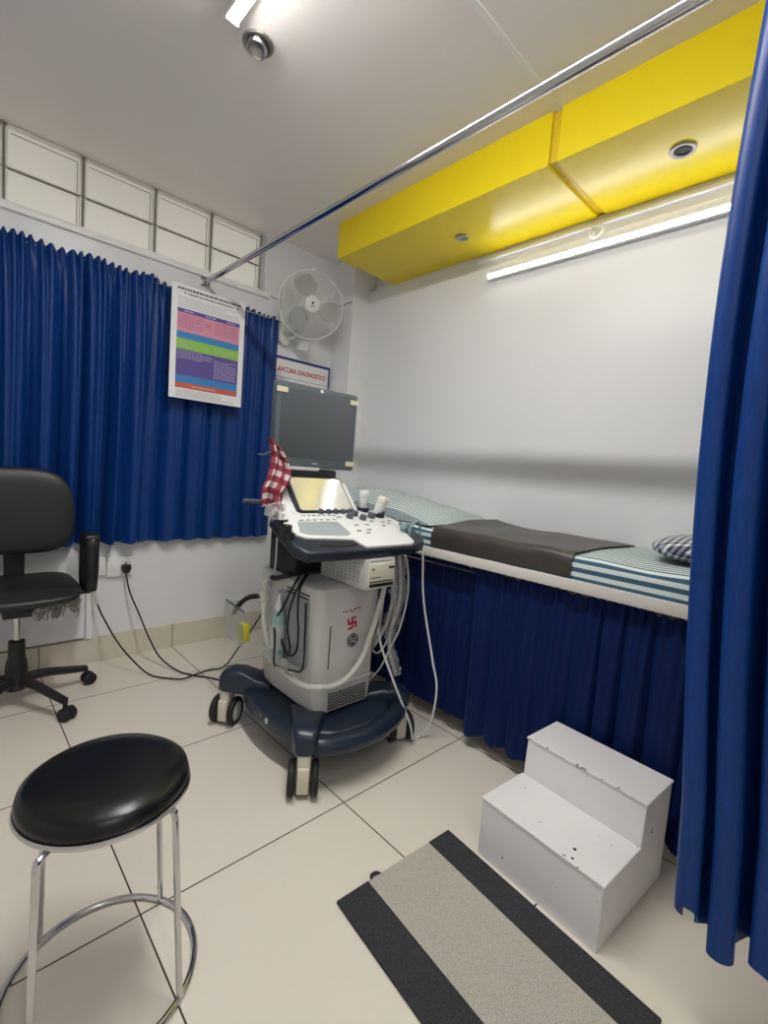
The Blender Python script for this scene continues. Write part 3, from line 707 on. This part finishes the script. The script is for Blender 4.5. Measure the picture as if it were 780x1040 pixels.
MB().lathe([(0, 0), (.0085, 0), (.0085, .0012), (0, .0012)], FC+FA*.0655+FZ*.006, FA, 16).box((-.016, -.014, .0), (.016, -.010, .0012), M4=frame(FC+FA*.0655, FX, FZ)).build('badge_mark', 'p_ink', hb)
bl = None
for k in range(3):
    a0 = math.radians(100+120*k)
    def bf(u, v):
        r = .035+.138*u; wd = (.30+.62*math.sin(PI*(.12+.80*u)))*.95
        a = a0+(v-.5)*wd*1.25+.25*u
        return fp(r, a, .006-.045*(v-.5)*(1-.3*u)-.006)
    MB().grid(bf, 14, 12, thick=.0015).build('blade', 'fanblade', fan)
MB().lathe([(0, .022), (.030, .020), (.038, .005), (.038, -.02), (0, -.02)], FC, FA).build('hub', 'fanw', fan)
MB().lathe([(0, 0), (.055, 0), (.062, -.02), (.060, -.065), (.045, -.10), (.02, -.115), (0, -.115)], FC+FA*-.055, FA).build('motor_housing', 'fanw', fan)
MB().tube([FC-FA*.11+Vector((0, 0, -.03)), (1.665, 2.64, 1.97), (1.64, 2.68, 1.915), (1.615, 2.705, 1.90)], .022, 12).build('arm', 'fanw', fan)
bk = MB().prism(rrect(.088, .36, .043, 8, 1.598, 2.035), -YF, -(YF-.042), .010, 3, M4=Matrix(((1, 0, 0, 0), (0, 0, -1, 0), (0, 1, 0, 0), (0, 0, 0, 1)))).build('wall_bracket', 'fanw', fan)
MB().lathe([(0, 0), (.017, 0), (.015, .016), (0, .018)], (1.598, YF-.040, 1.925), (0, -1, 0)).build('speed_knob', 'lightgrey', bk)
MB().lathe([(0, 0), (.045, 0), (.050, .02), (.040, .05), (0, .055)], (1.70, 2.655, 1.845), (0, -.3, 1)).build('oscillation_housing', 'fanw', fan)
# thin cables on the wall near the fan
tag(MB().tube([(1.48, YF-.004, 2.135), (1.53, YF-.004, 2.13), (1.60, YF-.004, 2.118)], .003, 6).build('wall_cable', 'greytext'), 'short thin grey cable on the wall from the ledge to the fan', 'cable')
tag(MB().tube([(1.80, YF-.004, 2.135), (1.93, YF-.004, 2.175), (1.982, YF-.004, 2.195), (1.982, 2.62, 2.20), (1.982, 2.53, 2.205)], .003, 6).build('wall_cable', 'greytext'), 'thin grey cable running from the fan to the corner pier', 'cable')
# ------------------------------------------------------------------ ultrasound machine
UM = thing('ultrasound_machine', 'wheeled white and navy ultrasound machine with a grey monitor beside the bed', 'ultrasound machine', (1.145, 1.52, 0))
def loft(levels, mi=0):
    b = bmesh.new(); rows = [[b.verts.new((x, y, z)) for x, y in P] for P, z in levels]
    for A, B in zip(rows, rows[1:]):
        n = len(A)
        for i in range(n): b.faces.new((A[i], A[(i+1) % n], B[(i+1) % n], B[i]))
    b.faces.new(rows[0][::-1]); b.faces.new(rows[-1]); bmesh.ops.recalc_face_normals(b, faces=b.faces)
    return b
FD = lambda y: Matrix(((1, 0, 0, 0), (0, 0, -1, y), (0, 1, 0, 0), (0, 0, 0, 1)))     # (x,z,outwards) on a face looking to -y
# base
bs = MB()
out = [(.900, 1.36), (.885, 1.45), (.884, 1.56), (.900, 1.68), (.94, 1.78), (1.00, 1.83), (1.28, 1.83), (1.34, 1.78), (1.355, 1.66), (1.350, 1.45), (1.345, 1.30), (1.28, 1.225), (1.14, 1.185), (1.02, 1.205), (.93, 1.27)]
bs.prism(out, .105, .186, .022, 3)
bs.build('base', 'navy', UM)
MB().tube([(.915, 1.245, .160), (.96, 1.208, .158), (1.04, 1.180, .156), (1.14, 1.172, .155), (1.24, 1.190, .156), (1.32, 1.222, .158), (1.37, 1.26, .160)], .036, 14, rf=lambda t: 1.0).build('front_bumper', 'navy', UM)
MB().lathe([(0, 0), (.011, 0), (.011, .002), (0, .002)], (.8845, 1.475, .150), (-1, 0, 0), 16).build('base_badge', 'lightgrey', UM)
MB().box((.883, 1.515, .150), (.886, 1.530, .153)).build('base_mark', 'greytext', UM)
cast = [((.893, 1.232), (.81, -.59), (1.02, 1.40)), ((1.392, 1.272), (-.93, .36), (1.24, 1.42)), ((.880, 1.795), (.58, -.81), (1.02, 1.68)), ((1.40, 1.86), (.8, .6), (1.24, 1.70))]
for i, ((cx, cy), ax, (ix, iy)) in enumerate(cast):
    c = Vector((cx, cy, 0)); d = (c-Vector((ix, iy, 0))).normalized(); a = Vector((*ax, 0)).normalized()
    zt = .232 if i != 2 else .245
    lg = MB(); n = d.cross(Vector((0, 0, 1))); L = (c-Vector((ix, iy, 0))).length
    secs = []
    for t, hw, z0, z1, rr in ((-.01, .075, .115, .205, .02), (.30, .064, .120, .215, .02), (.62, .052, .140, zt-.004, .02), (.88, .046, .145, zt, .02), (1.06, .043, .147, zt-.006, .02), (1.16, .030, .155, zt-.030, .015)):
        p = Vector((ix, iy, 0))+d*L*t
        secs.append([p+n*x+Vector((0, 0, z)) for x, z in rrect(2*hw, z1-z0, rr, 4, 0, (z0+z1)/2)])
    b = bmesh.new(); rows = [[b.verts.new(v) for v in S] for S in secs]
    for A_, B_ in zip(rows, rows[1:]):
        for k in range(len(A_)): b.faces.new((A_[k], A_[(k+1) % len(A_)], B_[(k+1) % len(A_)], B_[k]))
    b.faces.new(rows[0][::-1]); b.faces.new(rows[-1]); bmesh.ops.recalc_face_normals(b, faces=b.faces); lg._merge(b)
    leg = lg.build('leg', 'navy', UM, smooth=50)
    f_ = a.cross(Vector((0, 0, 1)))
    if f_.dot(d) < 0: f_ = -f_
    ck = MB(); R4 = Matrix(((a.x, f_.x, 0, c.x), (a.y, f_.y, 0, c.y), (0, 0, 1, 0), (0, 0, 0, 1)))
    ck.prism(rrect(.046, .062, .014, 4), .030, .150, .006, M4=R4).cyl(c+Vector((0, 0, .140)), c+Vector((0, 0, .158)), .024)
    ck.box((-.021, .020, .020), (.021, .040, .110), .006, M4=R4)
    cas = ck.build('caster', 'ivory', UM)
    for s in (1, -1):
        wq = c+a*s*.040+Vector((0, 0, .058)); w_ = MB()
        w_.lathe([(.040, .012), (.052, .012), (.058, .006), (.058, -.006), (.052, -.012), (0, -.012)], wq, a*s, 36, 0)
        w_.lathe([(0, .0145), (.034, .013), (.041, .009), (.041, -.01)], wq, a*s, 36, 1)
        w_.build('wheel', ['rubber', 'lightgrey'], cas, smooth=50)
# body
bd = MB()
def outl(x0, x1, y0, y1, r): return rrect(x1-x0, y1-y0, r, 6, (x0+x1)/2, (y0+y1)/2)
b = loft([(outl(1.005, 1.255, 1.335, 1.70, .030), .190), (outl(.993, 1.268, 1.322, 1.715, .034), .202), (outl(.985, 1.272, 1.318, 1.735, .036), .30), (outl(.978, 1.278, 1.318, 1.75, .036), .50), (outl(.975, 1.283, 1.318, 1.755, .036), .655), (outl(.979, 1.279, 1.322, 1.751, .034), .671), (outl(.995, 1.263, 1.338, 1.735, .03), .680)])
bd._merge(b); body = bd.build('body', 'machine', UM, smooth=40)
MB().box((1.033, 1.3165, .372), (1.037, 1.319, .536)).build('panel_seam', 'dark', body, smooth=0)
MB().box((1.250, 1.3165, .300), (1.2525, 1.319, .46)).build('panel_seam', 'dark', body, smooth=0)
gr = MB()
F0 = FD(1.3185)
for r in range(6):
    for q in range(16):
        x = 1.050+q*.0118; z = .214+r*.0112+(.0015 if q % 4 == 0 else 0)
        gr.box((-.0040, -.0032, 0), (.0040, .0032, .0025), M4=F0 @ Matrix.Translation((x, z, 0)) @ Matrix.Rotation(-.6, 4, 'Z'))
gr.build('vent_grille', 'grille', body, smooth=0)
MB().prism([(1.035, .290), (1.262, .300), (1.262, .306), (1.035, .296)], -.002, .004, .001, M4=F0).build('trim_ridge', 'machine', body)
lg = MB()
lg.lathe([(0, 0), (.027, 0), (.027, .003), (0, .003)], (1.145, 1.3185, .462), (0, -1, 0), 32, 0)
lc = Vector((1.145, 1.315, .462))
lg.tube([lc+Vector((.0225*math.cos(k*PI/16), 0, .0225*math.sin(k*PI/16))) for k in range(32)], .0008, 6, closed=True, sub=1, mi=1)
for k in range(4):
    a0 = PI/4+k*PI/2
    lg.tube([lc+Vector((r*math.cos(a0+a1), 0, r*math.sin(a0+a1))) for r, a1 in ((.017, -.5), (.0195, 0), (.0165, .45))], .0006, 5, sub=3, mi=1)
lg.text('GE', .024, FD(1.3152) @ Matrix.Translation((1.145, .462, 0)) @ Matrix.Rotation(-.12, 4, 'Z'), .0004, 1)
lg.build('round_badge', ['logo', 'lightgrey'], body, smooth=0)
MB().text('S10', .030, FD(1.3182) @ Matrix.Translation((1.172, .366, 0)), .0005).build('model_lettering', 'greytext', body, smooth=0)
# painted red auspicious mark with dots above
rp = MB(); rc = Matrix.Translation((1.137, .531, 0)) @ Matrix.Rotation(.12, 4, 'Z'); u = .0085
def rb(x0, z0, x1, z1): rp.box((x0*u, z0*u, 0), (x1*u, z1*u, .0012), .0, M4=FD(1.3182) @ rc)
rb(-.5, -2.6, .5, 2.6); rb(-2.4, -.5, 2.4, .5); rb(.5, 1.7, 2.5, 2.7); rb(-2.5, -2.7, -.5, -1.7); rb(1.5, -2.6, 2.5, .5); rb(-2.5, -.5, -1.5, 2.6)
for dx, dz in ((-.043, .050), (-.028, .047), (-.014, .053), (-.004, .046), (.008, .052), (.020, .056), (.032, .055)):
    rp.lathe([(0, 0), (.0042, 0), (.0042, .001), (0, .001)], (1.137+dx, 1.3182, .531+dz), (0, -1, 0), 10)
rp.build('red_painted_mark', 'red', body, smooth=0)
sv = MB()
for y0 in (1.375, 1.465):
    for k in range(3): sv.box((.9735, y0, .612+.013*k), (.977, y0+.062, .617+.013*k))
sv.build('side_vent', 'dark', body, smooth=0)
MB().text('AA', .020, Matrix(((0, 0, -1, .9752), (-1, 0, 0, 1.70), (0, 1, 0, .650), (0, 0, 0, 1))), .0004).build('side_lettering', 'greytext', body, smooth=0) if False else None
# black column and top plate
MB().prism(rrect(.145, .19, .02, 5, 1.065, 1.62), .676, .870, .004).build('column', 'black', UM)
MB().prism(rrect(.22, .20, .03, 5, 1.11, 1.62), .678, .688, .004).build('top_plate', 'key', UM)
# bottle holder, recess frame, pocket on the left side
MB().prism(rrect(.215, .265, .022, 5, -1.480, .490), 0, .006, .002, M4=Matrix(((0, 0, -1, .976), (-1, 0, 0, 0), (0, 1, 0, 0), (0, 0, 0, 1)))).build('holder_plate', 'pad', UM)
hp = [(.966, 1.385, .615), (.966, 1.378, .50), (.966, 1.380, .370), (.935, 1.40, .362), (.915, 1.47, .360), (.912, 1.49, .365), (.912, 1.495, .46), (.925, 1.53, .50), (.950, 1.57, .52), (.970, 1.585, .52)]
hh = MB().tube(hp, .0042, 8)
hh.build('bottle_holder', 'black', UM)
MB().box((.912, 1.39, .356), (.972, 1.575, .362), .001).box((.911, 1.40, .362), (.914, 1.575, .405)).build('holder_tray', 'acrylic', UM)
pk = MB().box((.905, 1.735, .345), (.909, 1.905, .500)).box((.905, 1.901, .345), (.985, 1.905, .490)).box((.905, 1.735, .345), (.985, 1.905, .349))
pk.build('clear_pocket', 'acrylic', UM, smooth=0)
MB().tube([(.907, 1.735, .492), (.907, 1.905, .502)], .003, 6, sub=1).build('pocket_edge', 'black', UM)
# black leads on the left side
MB().tube([(1.02, 1.50, .70), (.965, 1.47, .66), (.935, 1.50, .56), (.925, 1.53, .52)], .004, 8).build('lead', 'cableb', UM)
MB().tube([(1.03, 1.48, .70), (.965, 1.44, .66), (.945, 1.455, .58), (.940, 1.455, .50), (.945, 1.44, .43), (.955, 1.47, .39)], .004, 8).build('lead', 'cableb', UM)
MB().tube([(1.03, 1.47, .70), (.963, 1.425, .66), (.950, 1.41, .58), (.948, 1.395, .50), (.950, 1.405, .43), (.948, 1.45, .40), (.946, 1.50, .44), (.95, 1.51, .50)], .004, 8).build('lead', 'cableb', UM)
MB().tube([(.975, 1.64, .655), (.955, 1.61, .66), (.95, 1.57, .668), (.985, 1.53, .688)], .010, 8).build('lead', 'cableb', UM)
MB().tube([(.958, 1.60, .885), (.962, 1.603, .80), (.965, 1.61, .70), (.962, 1.63, .66)], .0035, 8).build('lead', 'cablew', UM)
MB().tube([(.985, 1.76, .545), (.955, 1.80, .53), (.935, 1.84, .49), (.925, 1.86, .45)], .011, 8).build('strain_relief', 'black', UM)
# translucent hose looping round the body
hs = [(.955, 1.640, .665), (.948, 1.655, .60), (.945, 1.645, .52), (.945, 1.622, .44), (.940, 1.55, .365), (.935, 1.45, .335), (.940, 1.34, .330), (.975, 1.285, .333), (1.04, 1.278, .326), (1.10, 1.280, .338), (1.165, 1.282, .395), (1.210, 1.285, .490), (1.245, 1.287, .590), (1.27, 1.295, .66), (1.29, 1.31, .72)]
MB().tube(hs, .0105, 12, sub=18, rf=lambda t: 1+.10*math.sin(t*520)).build('hose', 'hose', UM, smooth=60)
def crumple(path, r, seed, name, parent, m='film', nu=60, amp=.34):
    q = random.Random(seed); P = [Vector(p) for p in path]; a = [q.uniform(0, 6.3) for _ in range(8)]
    def at(t):
        x = t*(len(P)-1); i = min(int(x), len(P)-2); f = x-i
        A_, B_, C_, D_ = P[max(i-1, 0)], P[i], P[i+1], P[min(i+2, len(P)-1)]
        return .5*((2*B_)+(C_-A_)*f+(2*A_-5*B_+4*C_-D_)*f*f+(3*B_-A_-3*C_+D_)*f**3)
    def fn(u, v):
        p = at(u); t = (at(min(1, u+.01))-at(max(0, u-.01))).normalized(); s = t.orthogonal().normalized(); w = t.cross(s); th = 2*PI*v
        rr = r*(1+amp*.45*math.sin(3*th+a[0]+14*u)+amp*.35*math.sin(5*th+a[1]-31*u)+amp*.3*math.sin(2*th+a[2]+53*u))*(1+.3*math.sin(17*u+a[3]))
        return p+rr*(math.cos(th)*s+math.sin(th)*w)
    return MB().grid(fn, nu, 22).build(name, m, parent, smooth=80)
crumple([(.955, 1.645, .640), (.948, 1.655, .60), (.945, 1.648, .55)], .017, 3, 'film_sleeve', UM, nu=24)
# drive unit / printer hung under the console
PX, PY_, PZ = 1.100, 1.218, .684
pr = MB().box((PX, PY_, PZ), (PX+.142, 1.49, PZ+.112), .005)
prn = pr.build('printer', 'machine', UM)
MB().box((PX+.008, PY_-.007, PZ+.007), (PX+.136, PY_+.002, PZ+.098), .003).build('front_panel', 'ivory', prn)
for x0, x1, z0, z1 in ((.012, .130, .011, .023), (.012, .128, .028, .032), (.104, .132, .076, .083), (.018, .034, .076, .079), (.016, .066, .045, .047)):
    MB().box((PX+x0, PY_-.0085, PZ+z0), (PX+x1, PY_-.0065, PZ+z1)).build('slot', 'dark', prn, smooth=0)
vv = MB()
for i in range(9):
    for j in range(6): vv.box((PX-.0015, 1.255+i*.024, PZ+.022+j*.013), (PX+.001, 1.267+i*.024, PZ+.028+j*.013))
vv.build('side_vent', 'pad', prn, smooth=0)
vv = MB()
for i in range(6): vv.box((PX+.020+i*.018, PY_-.0015, PZ+.101), (PX+.030+i*.018, PY_+.001, PZ+.108))
vv.build('front_vent', 'pad', prn, smooth=0)
# console
TI = math.radians(17); CO = Vector((1.14, 1.23, .838))
FCn = Matrix(((1, 0, 0, CO.x), (0, math.cos(TI), -math.sin(TI), CO.y), (0, math.sin(TI), math.cos(TI), CO.z), (0, 0, 0, 1)))
def cp(u, w, n=0): return FCn @ Vector((u, w, n))
rim = [(-.285, -.002), (-.10, -.012), (.21, -.010), (.285, .010), (.325, .055), (.340, .12), (.335, .25), (.27, .335), (-.22, .335), (-.272, .28), (-.295, .17), (-.308, .05)]
cons = MB().prism(rim, -.042, .000, .012, 3, M4=FCn).build('console', 'navydk', UM, smooth=45)
MB().prism([(-.17, .22), (-.02, .22), (-.02, .33), (-.17, .33)], -.075, -.040, .01, M4=FCn).build('console_underside', 'black', cons)
MB().prism([(-.262, .115), (-.240, .088), (-.055, .058), (-.038, -.004), (.195, -.006), (.222, .012), (.250, .10), (.292, .13), (.300, .20), (.262, .315), (-.222, .315), (-.258, .25)], -.004, .008, .003, M4=FCn).build('deck', 'deck', cons, smooth=35)
MB().prism([(-.215, .040), (-.16, .022), (-.09, .020), (-.055, .030), (-.075, .048), (-.17, .060)], -.002, .0025, .001, M4=FCn).build('hand_grip', 'dark', cons)
pd = MB().prism([(-.240, .128), (-.215, .106), (-.062, .085), (-.036, .10), (-.024, .205), (-.20, .215)], .004, .0095, .001, M4=FCn).build('key_field', 'pad', cons)
def key(u0, w0, u1, w1, h): MB().box((u0, w0, .006), (u1, w1, h), .001, M4=FCn).build('key', 'greytext', cons, smooth=0)
for i in range(6): key(-.185+i*.030, .222, -.168+i*.030, .229, .0105)
for i in range(7): key(-.15+i*.024, .262, -.137+i*.024, .267, .0105)
for (u_, w_) in ((.02, .12), (.05, .10), (.075, .125), (.10, .17), (.045, .17), (.15, .20), (.205, .19), (.225, .175), (.18, .155), (.25, .20), (.12, .235), (.01, .245)):
    key(u_-.010, w_-.004, u_+.010, w_+.004, .011)
for i in range(5):
    MB().lathe([(0, .020), (.008, .020), (.0105, .016), (.012, 0), (0, 0)], cp(-.050+i*.037, .288, .006), FCn.to_3x3() @ Vector((0, 0, 1)), 20).build('knob', 'key', cons)
for (u_, w_, r) in ((.062, .240, .014), (.105, .262, .013), (.118, .222, .014), (.178, .240, .016), (.232, .250, .013), (.258, .262, .012)):
    MB().lathe([(0, .022), (r*.8, .022), (r, .017), (r*1.05, 0), (0, 0)], cp(u_, w_, .006), FCn.to_3x3() @ Vector((0, 0, 1)), 20).build('knob', 'key', cons)
MB().lathe([(0, .012), (.010, .010), (.017, .003), (.022, 0), (0, 0)], cp(.235, .150, .007), FCn.to_3x3() @ Vector((0, 0, 1)), 24).build('trackball', 'keyl', cons)
# holders on both ends of the console
def cup(c, r, h, m, ax=(0, 0, 1)): return MB().lathe([(r*.8, 0), (r, 0), (r, h), (r*.86, h), (r*.74, .004)], c, ax, 24).build('probe_holder', m, cons)
cup((.862, 1.395, .862), .028, .042, 'black'); cup((.885, 1.455, .880), .026, .036, 'black'); cup((.845, 1.335, .848), .020, .036, 'black')
cup((1.335, 1.530, .915), .026, .034, 'navydk'); cup((1.372, 1.475, .897), .030, .034, 'navydk'); cup((1.43, 1.36, .865), .028, .034, 'tealdk')
MB().tube([(1.385, 1.290, .865), (1.387, 1.285, .900), (1.41, 1.282, .918), (1.436, 1.285, .912), (1.447, 1.29, .880), (1.446, 1.29, .862)], .0055, 8).build('cable_hook', 'tealdk', cons)
MB().lathe([(0, 0), (.014, 0), (.017, .012), (.010, .024), (0, .028)], (1.382, 1.32, .880), (-.2, 0, 1), 16).build('hook_knob', 'tealdk', cons)
# touch panel and its housing
MB().prism([(1.475, .898), (1.505, .915), (1.625, 1.045), (1.665, 1.045), (1.69, .90)], .945, 1.305, .008, 2, M4=Matrix(((0, 0, 1, 0), (1, 0, 0, 0), (0, 1, 0, 0), (0, 0, 0, 1)))).build('panel_housing', 'deck', UM, smooth=35)
T0 = Vector((1.127, 1.512, .925)); ty = Vector((0, .118, .152)).normalized(); FT = frame(T0, (1, 0, 0), ty); TH = .168
tp = MB().prism([(-.125, 0), (.128, 0), (.136, .010), (.124, TH), (-.140, TH), (-.146, TH-.008), (-.136, .010)], -.002, .016, .003, 2, M4=FT).build('touch_panel', 'navydk', UM, smooth=35)
MB().prism([(-.120, .008), (.124, .008), (.128, .014), (.117, TH-.008), (-.134, TH-.008), (-.128, .014)], .0155, .0175, M4=FT).build('touch_screen', 'touch', tp, smooth=0)
# monitor
MZ0_, MZ1_, MY = 1.103, 1.432, 1.618; MXa, MXb = .938, 1.336
mo = MB().prism(rrect(MXb-MXa, MZ1_-MZ0_, .012, 4, (MXa+MXb)/2, (MZ0_+MZ1_)/2), -.042, 0, .006, 3, M4=FD(MY)).prism(rrect(.30, .22, .03, 4, 1.128, 1.27), -.085, -.036, .012, 2, M4=FD(MY)).build('monitor', 'bezel', UM, smooth=35)
MB().prism(rrect(.358, .262, .004, 3, 1.137, 1.276), -.001, .0015, .0005, M4=FD(MY)).build('screen', 'screen', mo)
MB().prism(rrect(.366, .270, .005, 3, 1.137, 1.276), -.001, .0008, M4=FD(MY)).build('screen_rim', 'key', mo)
MB().prism([(.99, 1.092), (1.15, 1.092), (1.155, 1.106), (.985, 1.106)], -.012, .001, .001, M4=FD(MY)).build('lower_strip', 'lightgrey', mo)
MB().lathe([(0, 0), (.0075, 0), (.0075, .002), (0, .002)], (1.142, MY, 1.4185), (0, -1, 0), 16).build('round_emblem', 'deck', mo)
MB().box((1.115, MY-.0015, 1.120), (1.140, MY, 1.124)).build('maker_mark', 'lightgrey', mo, smooth=0)
for x, z in ((.934, 1.388), (1.294, 1.388), (1.290, 1.122)):
    MB().box((x, MY-.004, z), (x+.048, MY+.001, z+.020), .0005).build('tape', 'tape', mo, smooth=0)
MB().tube([(1.128, 1.665, .88), (1.128, 1.72, 1.00), (1.128, 1.725, 1.15), (1.128, 1.70, 1.26)], .035, 14).build('monitor_arm', 'navydk', UM)
MB().box((.99, 1.622, 1.03), (1.25, 1.70, 1.10), .01).build('monitor_yoke', 'black', UM)
MB().tube([(.985, 1.63, 1.00), (.93, 1.625, .963), (.820, 1.618, .966)], .0085, 12).build('side_arm', 'bezel', UM)
MB().tube([(.96, 1.64, 1.17), (.90, 1.63, 1.142), (.872, 1.625, 1.142)], .003, 8).build('side_arm', 'bezel', UM)

# ------------------------------------------------------------------ things on the machine
def probe(label, c, ax, hm, s=1., cable=None):
    c = Vector(c); t = thing('ultrasound_probe', label, 'ultrasound probe', c)
    MB().lathe([(0, -.055*s), (.010*s, -.055*s), (.016*s, -.02*s), (.019*s, .012*s), (.0215*s, .022*s), (.021*s, .030*s), (0, .030*s)], c, ax, 28).build('handle', 'deck', t, smooth=50)
    a = Vector(ax).normalized()
    MB().lathe([(.0205*s, .030*s), (.0225*s, .036*s), (.0225*s, .052*s), (.018*s, .060*s), (0, .0625*s)], c, ax, 28).build('head', hm, t, smooth=50)
    if cable: MB().tube([c-a*.05*s]+cable, .0042, 8).build('cable', 'cablew', t)
    return t
probe('white ultrasound probe standing upright beside the touch panel', (1.335, 1.530, .964), (-.06, -.05, 1), 'deck', 1.0, [(1.345, 1.54, .88), (1.43, 1.46, .80), (1.462, 1.44, .74), (1.458, 1.41, .56), (1.425, 1.40, .40), (1.35, 1.39, .34), (1.32, 1.44, .40)])
probe('white ultrasound probe leaning towards the striped pillow in its holder', (1.372, 1.475, .940), (.35, -.2, 1), 'ivory', 1.12, [(1.36, 1.48, .86), (1.43, 1.40, .79), (1.47, 1.375, .74), (1.47, 1.35, .60), (1.45, 1.36, .45), (1.41, 1.37, .36), (1.37, 1.385, .27), (1.33, 1.41, .215)])
t = thing('probe_cable', 'white cable looping from the console end to the floor by the caster', 'cable', (1.48, 1.25, .01))
MB().tube([(1.452, 1.325, .835), (1.476, 1.310, .815), (1.488, 1.300, .775), (1.496, 1.280, .58), (1.498, 1.205, .343), (1.499, 1.170, .228), (1.498, 1.186, .075), (1.470, 1.218, .010), (1.435, 1.217, .007), (1.405, 1.200, .035), (1.375, 1.195, .11), (1.315, 1.23, .26), (1.282, 1.295, .41), (1.300, 1.34, .47)], .0048, 8, sub=10).build('cable', 'cablew', t)
t = thing('cable_bundle', 'bundle of white probe cables in crumpled clear plastic beside the bed skirt', 'cable bundle', (1.44, 1.40, .3))
MB().tube([(1.415, 1.42, .79), (1.425, 1.41, .70), (1.43, 1.40, .56), (1.40, 1.41, .43), (1.34, 1.42, .35), (1.31, 1.44, .33)], .009, 10).build('cable', 'hose', t)
MB().tube([(1.435, 1.40, .79), (1.455, 1.39, .68), (1.45, 1.38, .55), (1.42, 1.39, .42), (1.41, 1.375, .34), (1.43, 1.36, .27), (1.44, 1.36, .245)], .0075, 10).build('cable', 'hose', t)
MB().tube([(1.395, 1.44, .79), (1.40, 1.43, .62), (1.39, 1.43, .45), (1.36, 1.43, .38), (1.31, 1.45, .30)], .007, 10).build('cable', 'hose', t)
crumple([(1.435, 1.40, .78), (1.452, 1.39, .68), (1.450, 1.385, .56), (1.425, 1.395, .45)], .030, 8, 'plastic_sleeve', t)
crumple([(1.42, 1.39, .45), (1.415, 1.375, .36), (1.435, 1.36, .27), (1.445, 1.36, .245)], .020, 9, 'plastic_sleeve', t)
crumple([(1.39, 1.43, .45), (1.35, 1.43, .38), (1.315, 1.44, .30), (1.33, 1.43, .23)], .018, 10, 'plastic_sleeve', t)
# clear wrap on the left probe holders
o = crumple([(.87, 1.46, .905), (.875, 1.47, .935), (.885, 1.49, .965)], .024, 12, 'plastic_wrap', None, nu=24)
tag(o, 'crumpled clear plastic wrap on the console under the checked cloth', 'plastic wrap')
# gel bottle
t = thing('gel_bottle', 'pale teal gel bottle with white nozzle in the holder on the machine side', 'bottle', (.944, 1.53, .366))
bc = (.943, 1.528, 0)
MB().lathe([(0, .364), (.024, .364), (.027, .370), (.027, .44), (.0255, .452), (.027, .464), (.027, .520), (.022, .540), (.012, .552), (.012, .556), (0, .556)], bc, seg=28).build('bottle_body', 'teal', t)
MB().lathe([(0, .553), (.0145, .553), (.0145, .572), (.010, .580), (.0055, .600), (.003, .618), (0, .619)], bc, seg=20).build('nozzle', 'white', t)
MB().lathe([(.0274, .405), (.0277, .405), (.0277, .500), (.0274, .500)], bc, seg=28).build('label_sleeve', 'clearw', t)
# yellow packet in the pocket
tag(MB().box((.920, 1.755, .352), (.950, 1.815, .425), .006, 2).build('yellow_packet', 'yellowpack'), 'small yellow packet in the clear pocket on the machine', 'packet')
# checked cloth
def cl(u, v):
    # v down the cloth, u across
    wd = .030+.058*min(1, v*2.4)-.006*max(0, v-.5)
    xc = .900+.034*math.sin(PI*min(1, v*1.35))+.014*v
    x = xc+(u-.5)*wd*1.12
    y = 1.572-.016*math.sin(u*9+2*v)-.012*math.sin(u*17-3*v+1)*v-.020*(1-abs(2*u-1))
    z = 1.206-.262*v-.030*u*(1-v)+.012*math.sin(u*6)*v
    return Vector((x, y, z))
tag(MB().grid(cl, 60, 70, thick=.0025, uvf=lambda u, v: (u*.17+.02*v, v*.27)).build('checked_cloth', 'checkr', smooth=60), 'red and white checked cloth hanging at the left edge of the monitor', 'cloth')

# ------------------------------------------------------------------ camera and view
yaw, pit, rol, f = .762586, -.0899895, .0770667, 475.8
d = Vector((math.sin(yaw)*math.cos(pit), math.cos(yaw)*math.cos(pit), math.sin(pit)))
r = Vector((math.cos(yaw), -math.sin(yaw), 0)); u = r.cross(d)
r2 = r*math.cos(rol)+u*math.sin(rol); u2 = -r*math.sin(rol)+u*math.cos(rol)
cd = bpy.data.cameras.new('camera'); cam = bpy.data.objects.new('camera', cd); C.objects.link(cam)
cd.sensor_fit = 'HORIZONTAL'; cd.sensor_width = 36; cd.lens = 36*f/780; cd.clip_start = .02
cam.matrix_world = Matrix(((r2.x, u2.x, -d.x, 0), (r2.y, u2.y, -d.y, 0), (r2.z, u2.z, -d.z, 1.12), (0, 0, 0, 1)))
sc = bpy.context.scene; sc.camera = cam
wd = bpy.data.worlds.new('world'); sc.world = wd; wd.use_nodes = True
wd.node_tree.nodes['Background'].inputs[0].default_value = (.5, .5, .5, 1); wd.node_tree.nodes['Background'].inputs[1].default_value = .2
sc.view_settings.view_transform = 'Standard'; sc.view_settings.look = 'None'; sc.view_settings.exposure = 1.44; sc.view_settings.gamma = 1
sc.view_settings.use_curve_mapping = False
sc.cycles.max_bounces = 16; sc.cycles.diffuse_bounces = 10
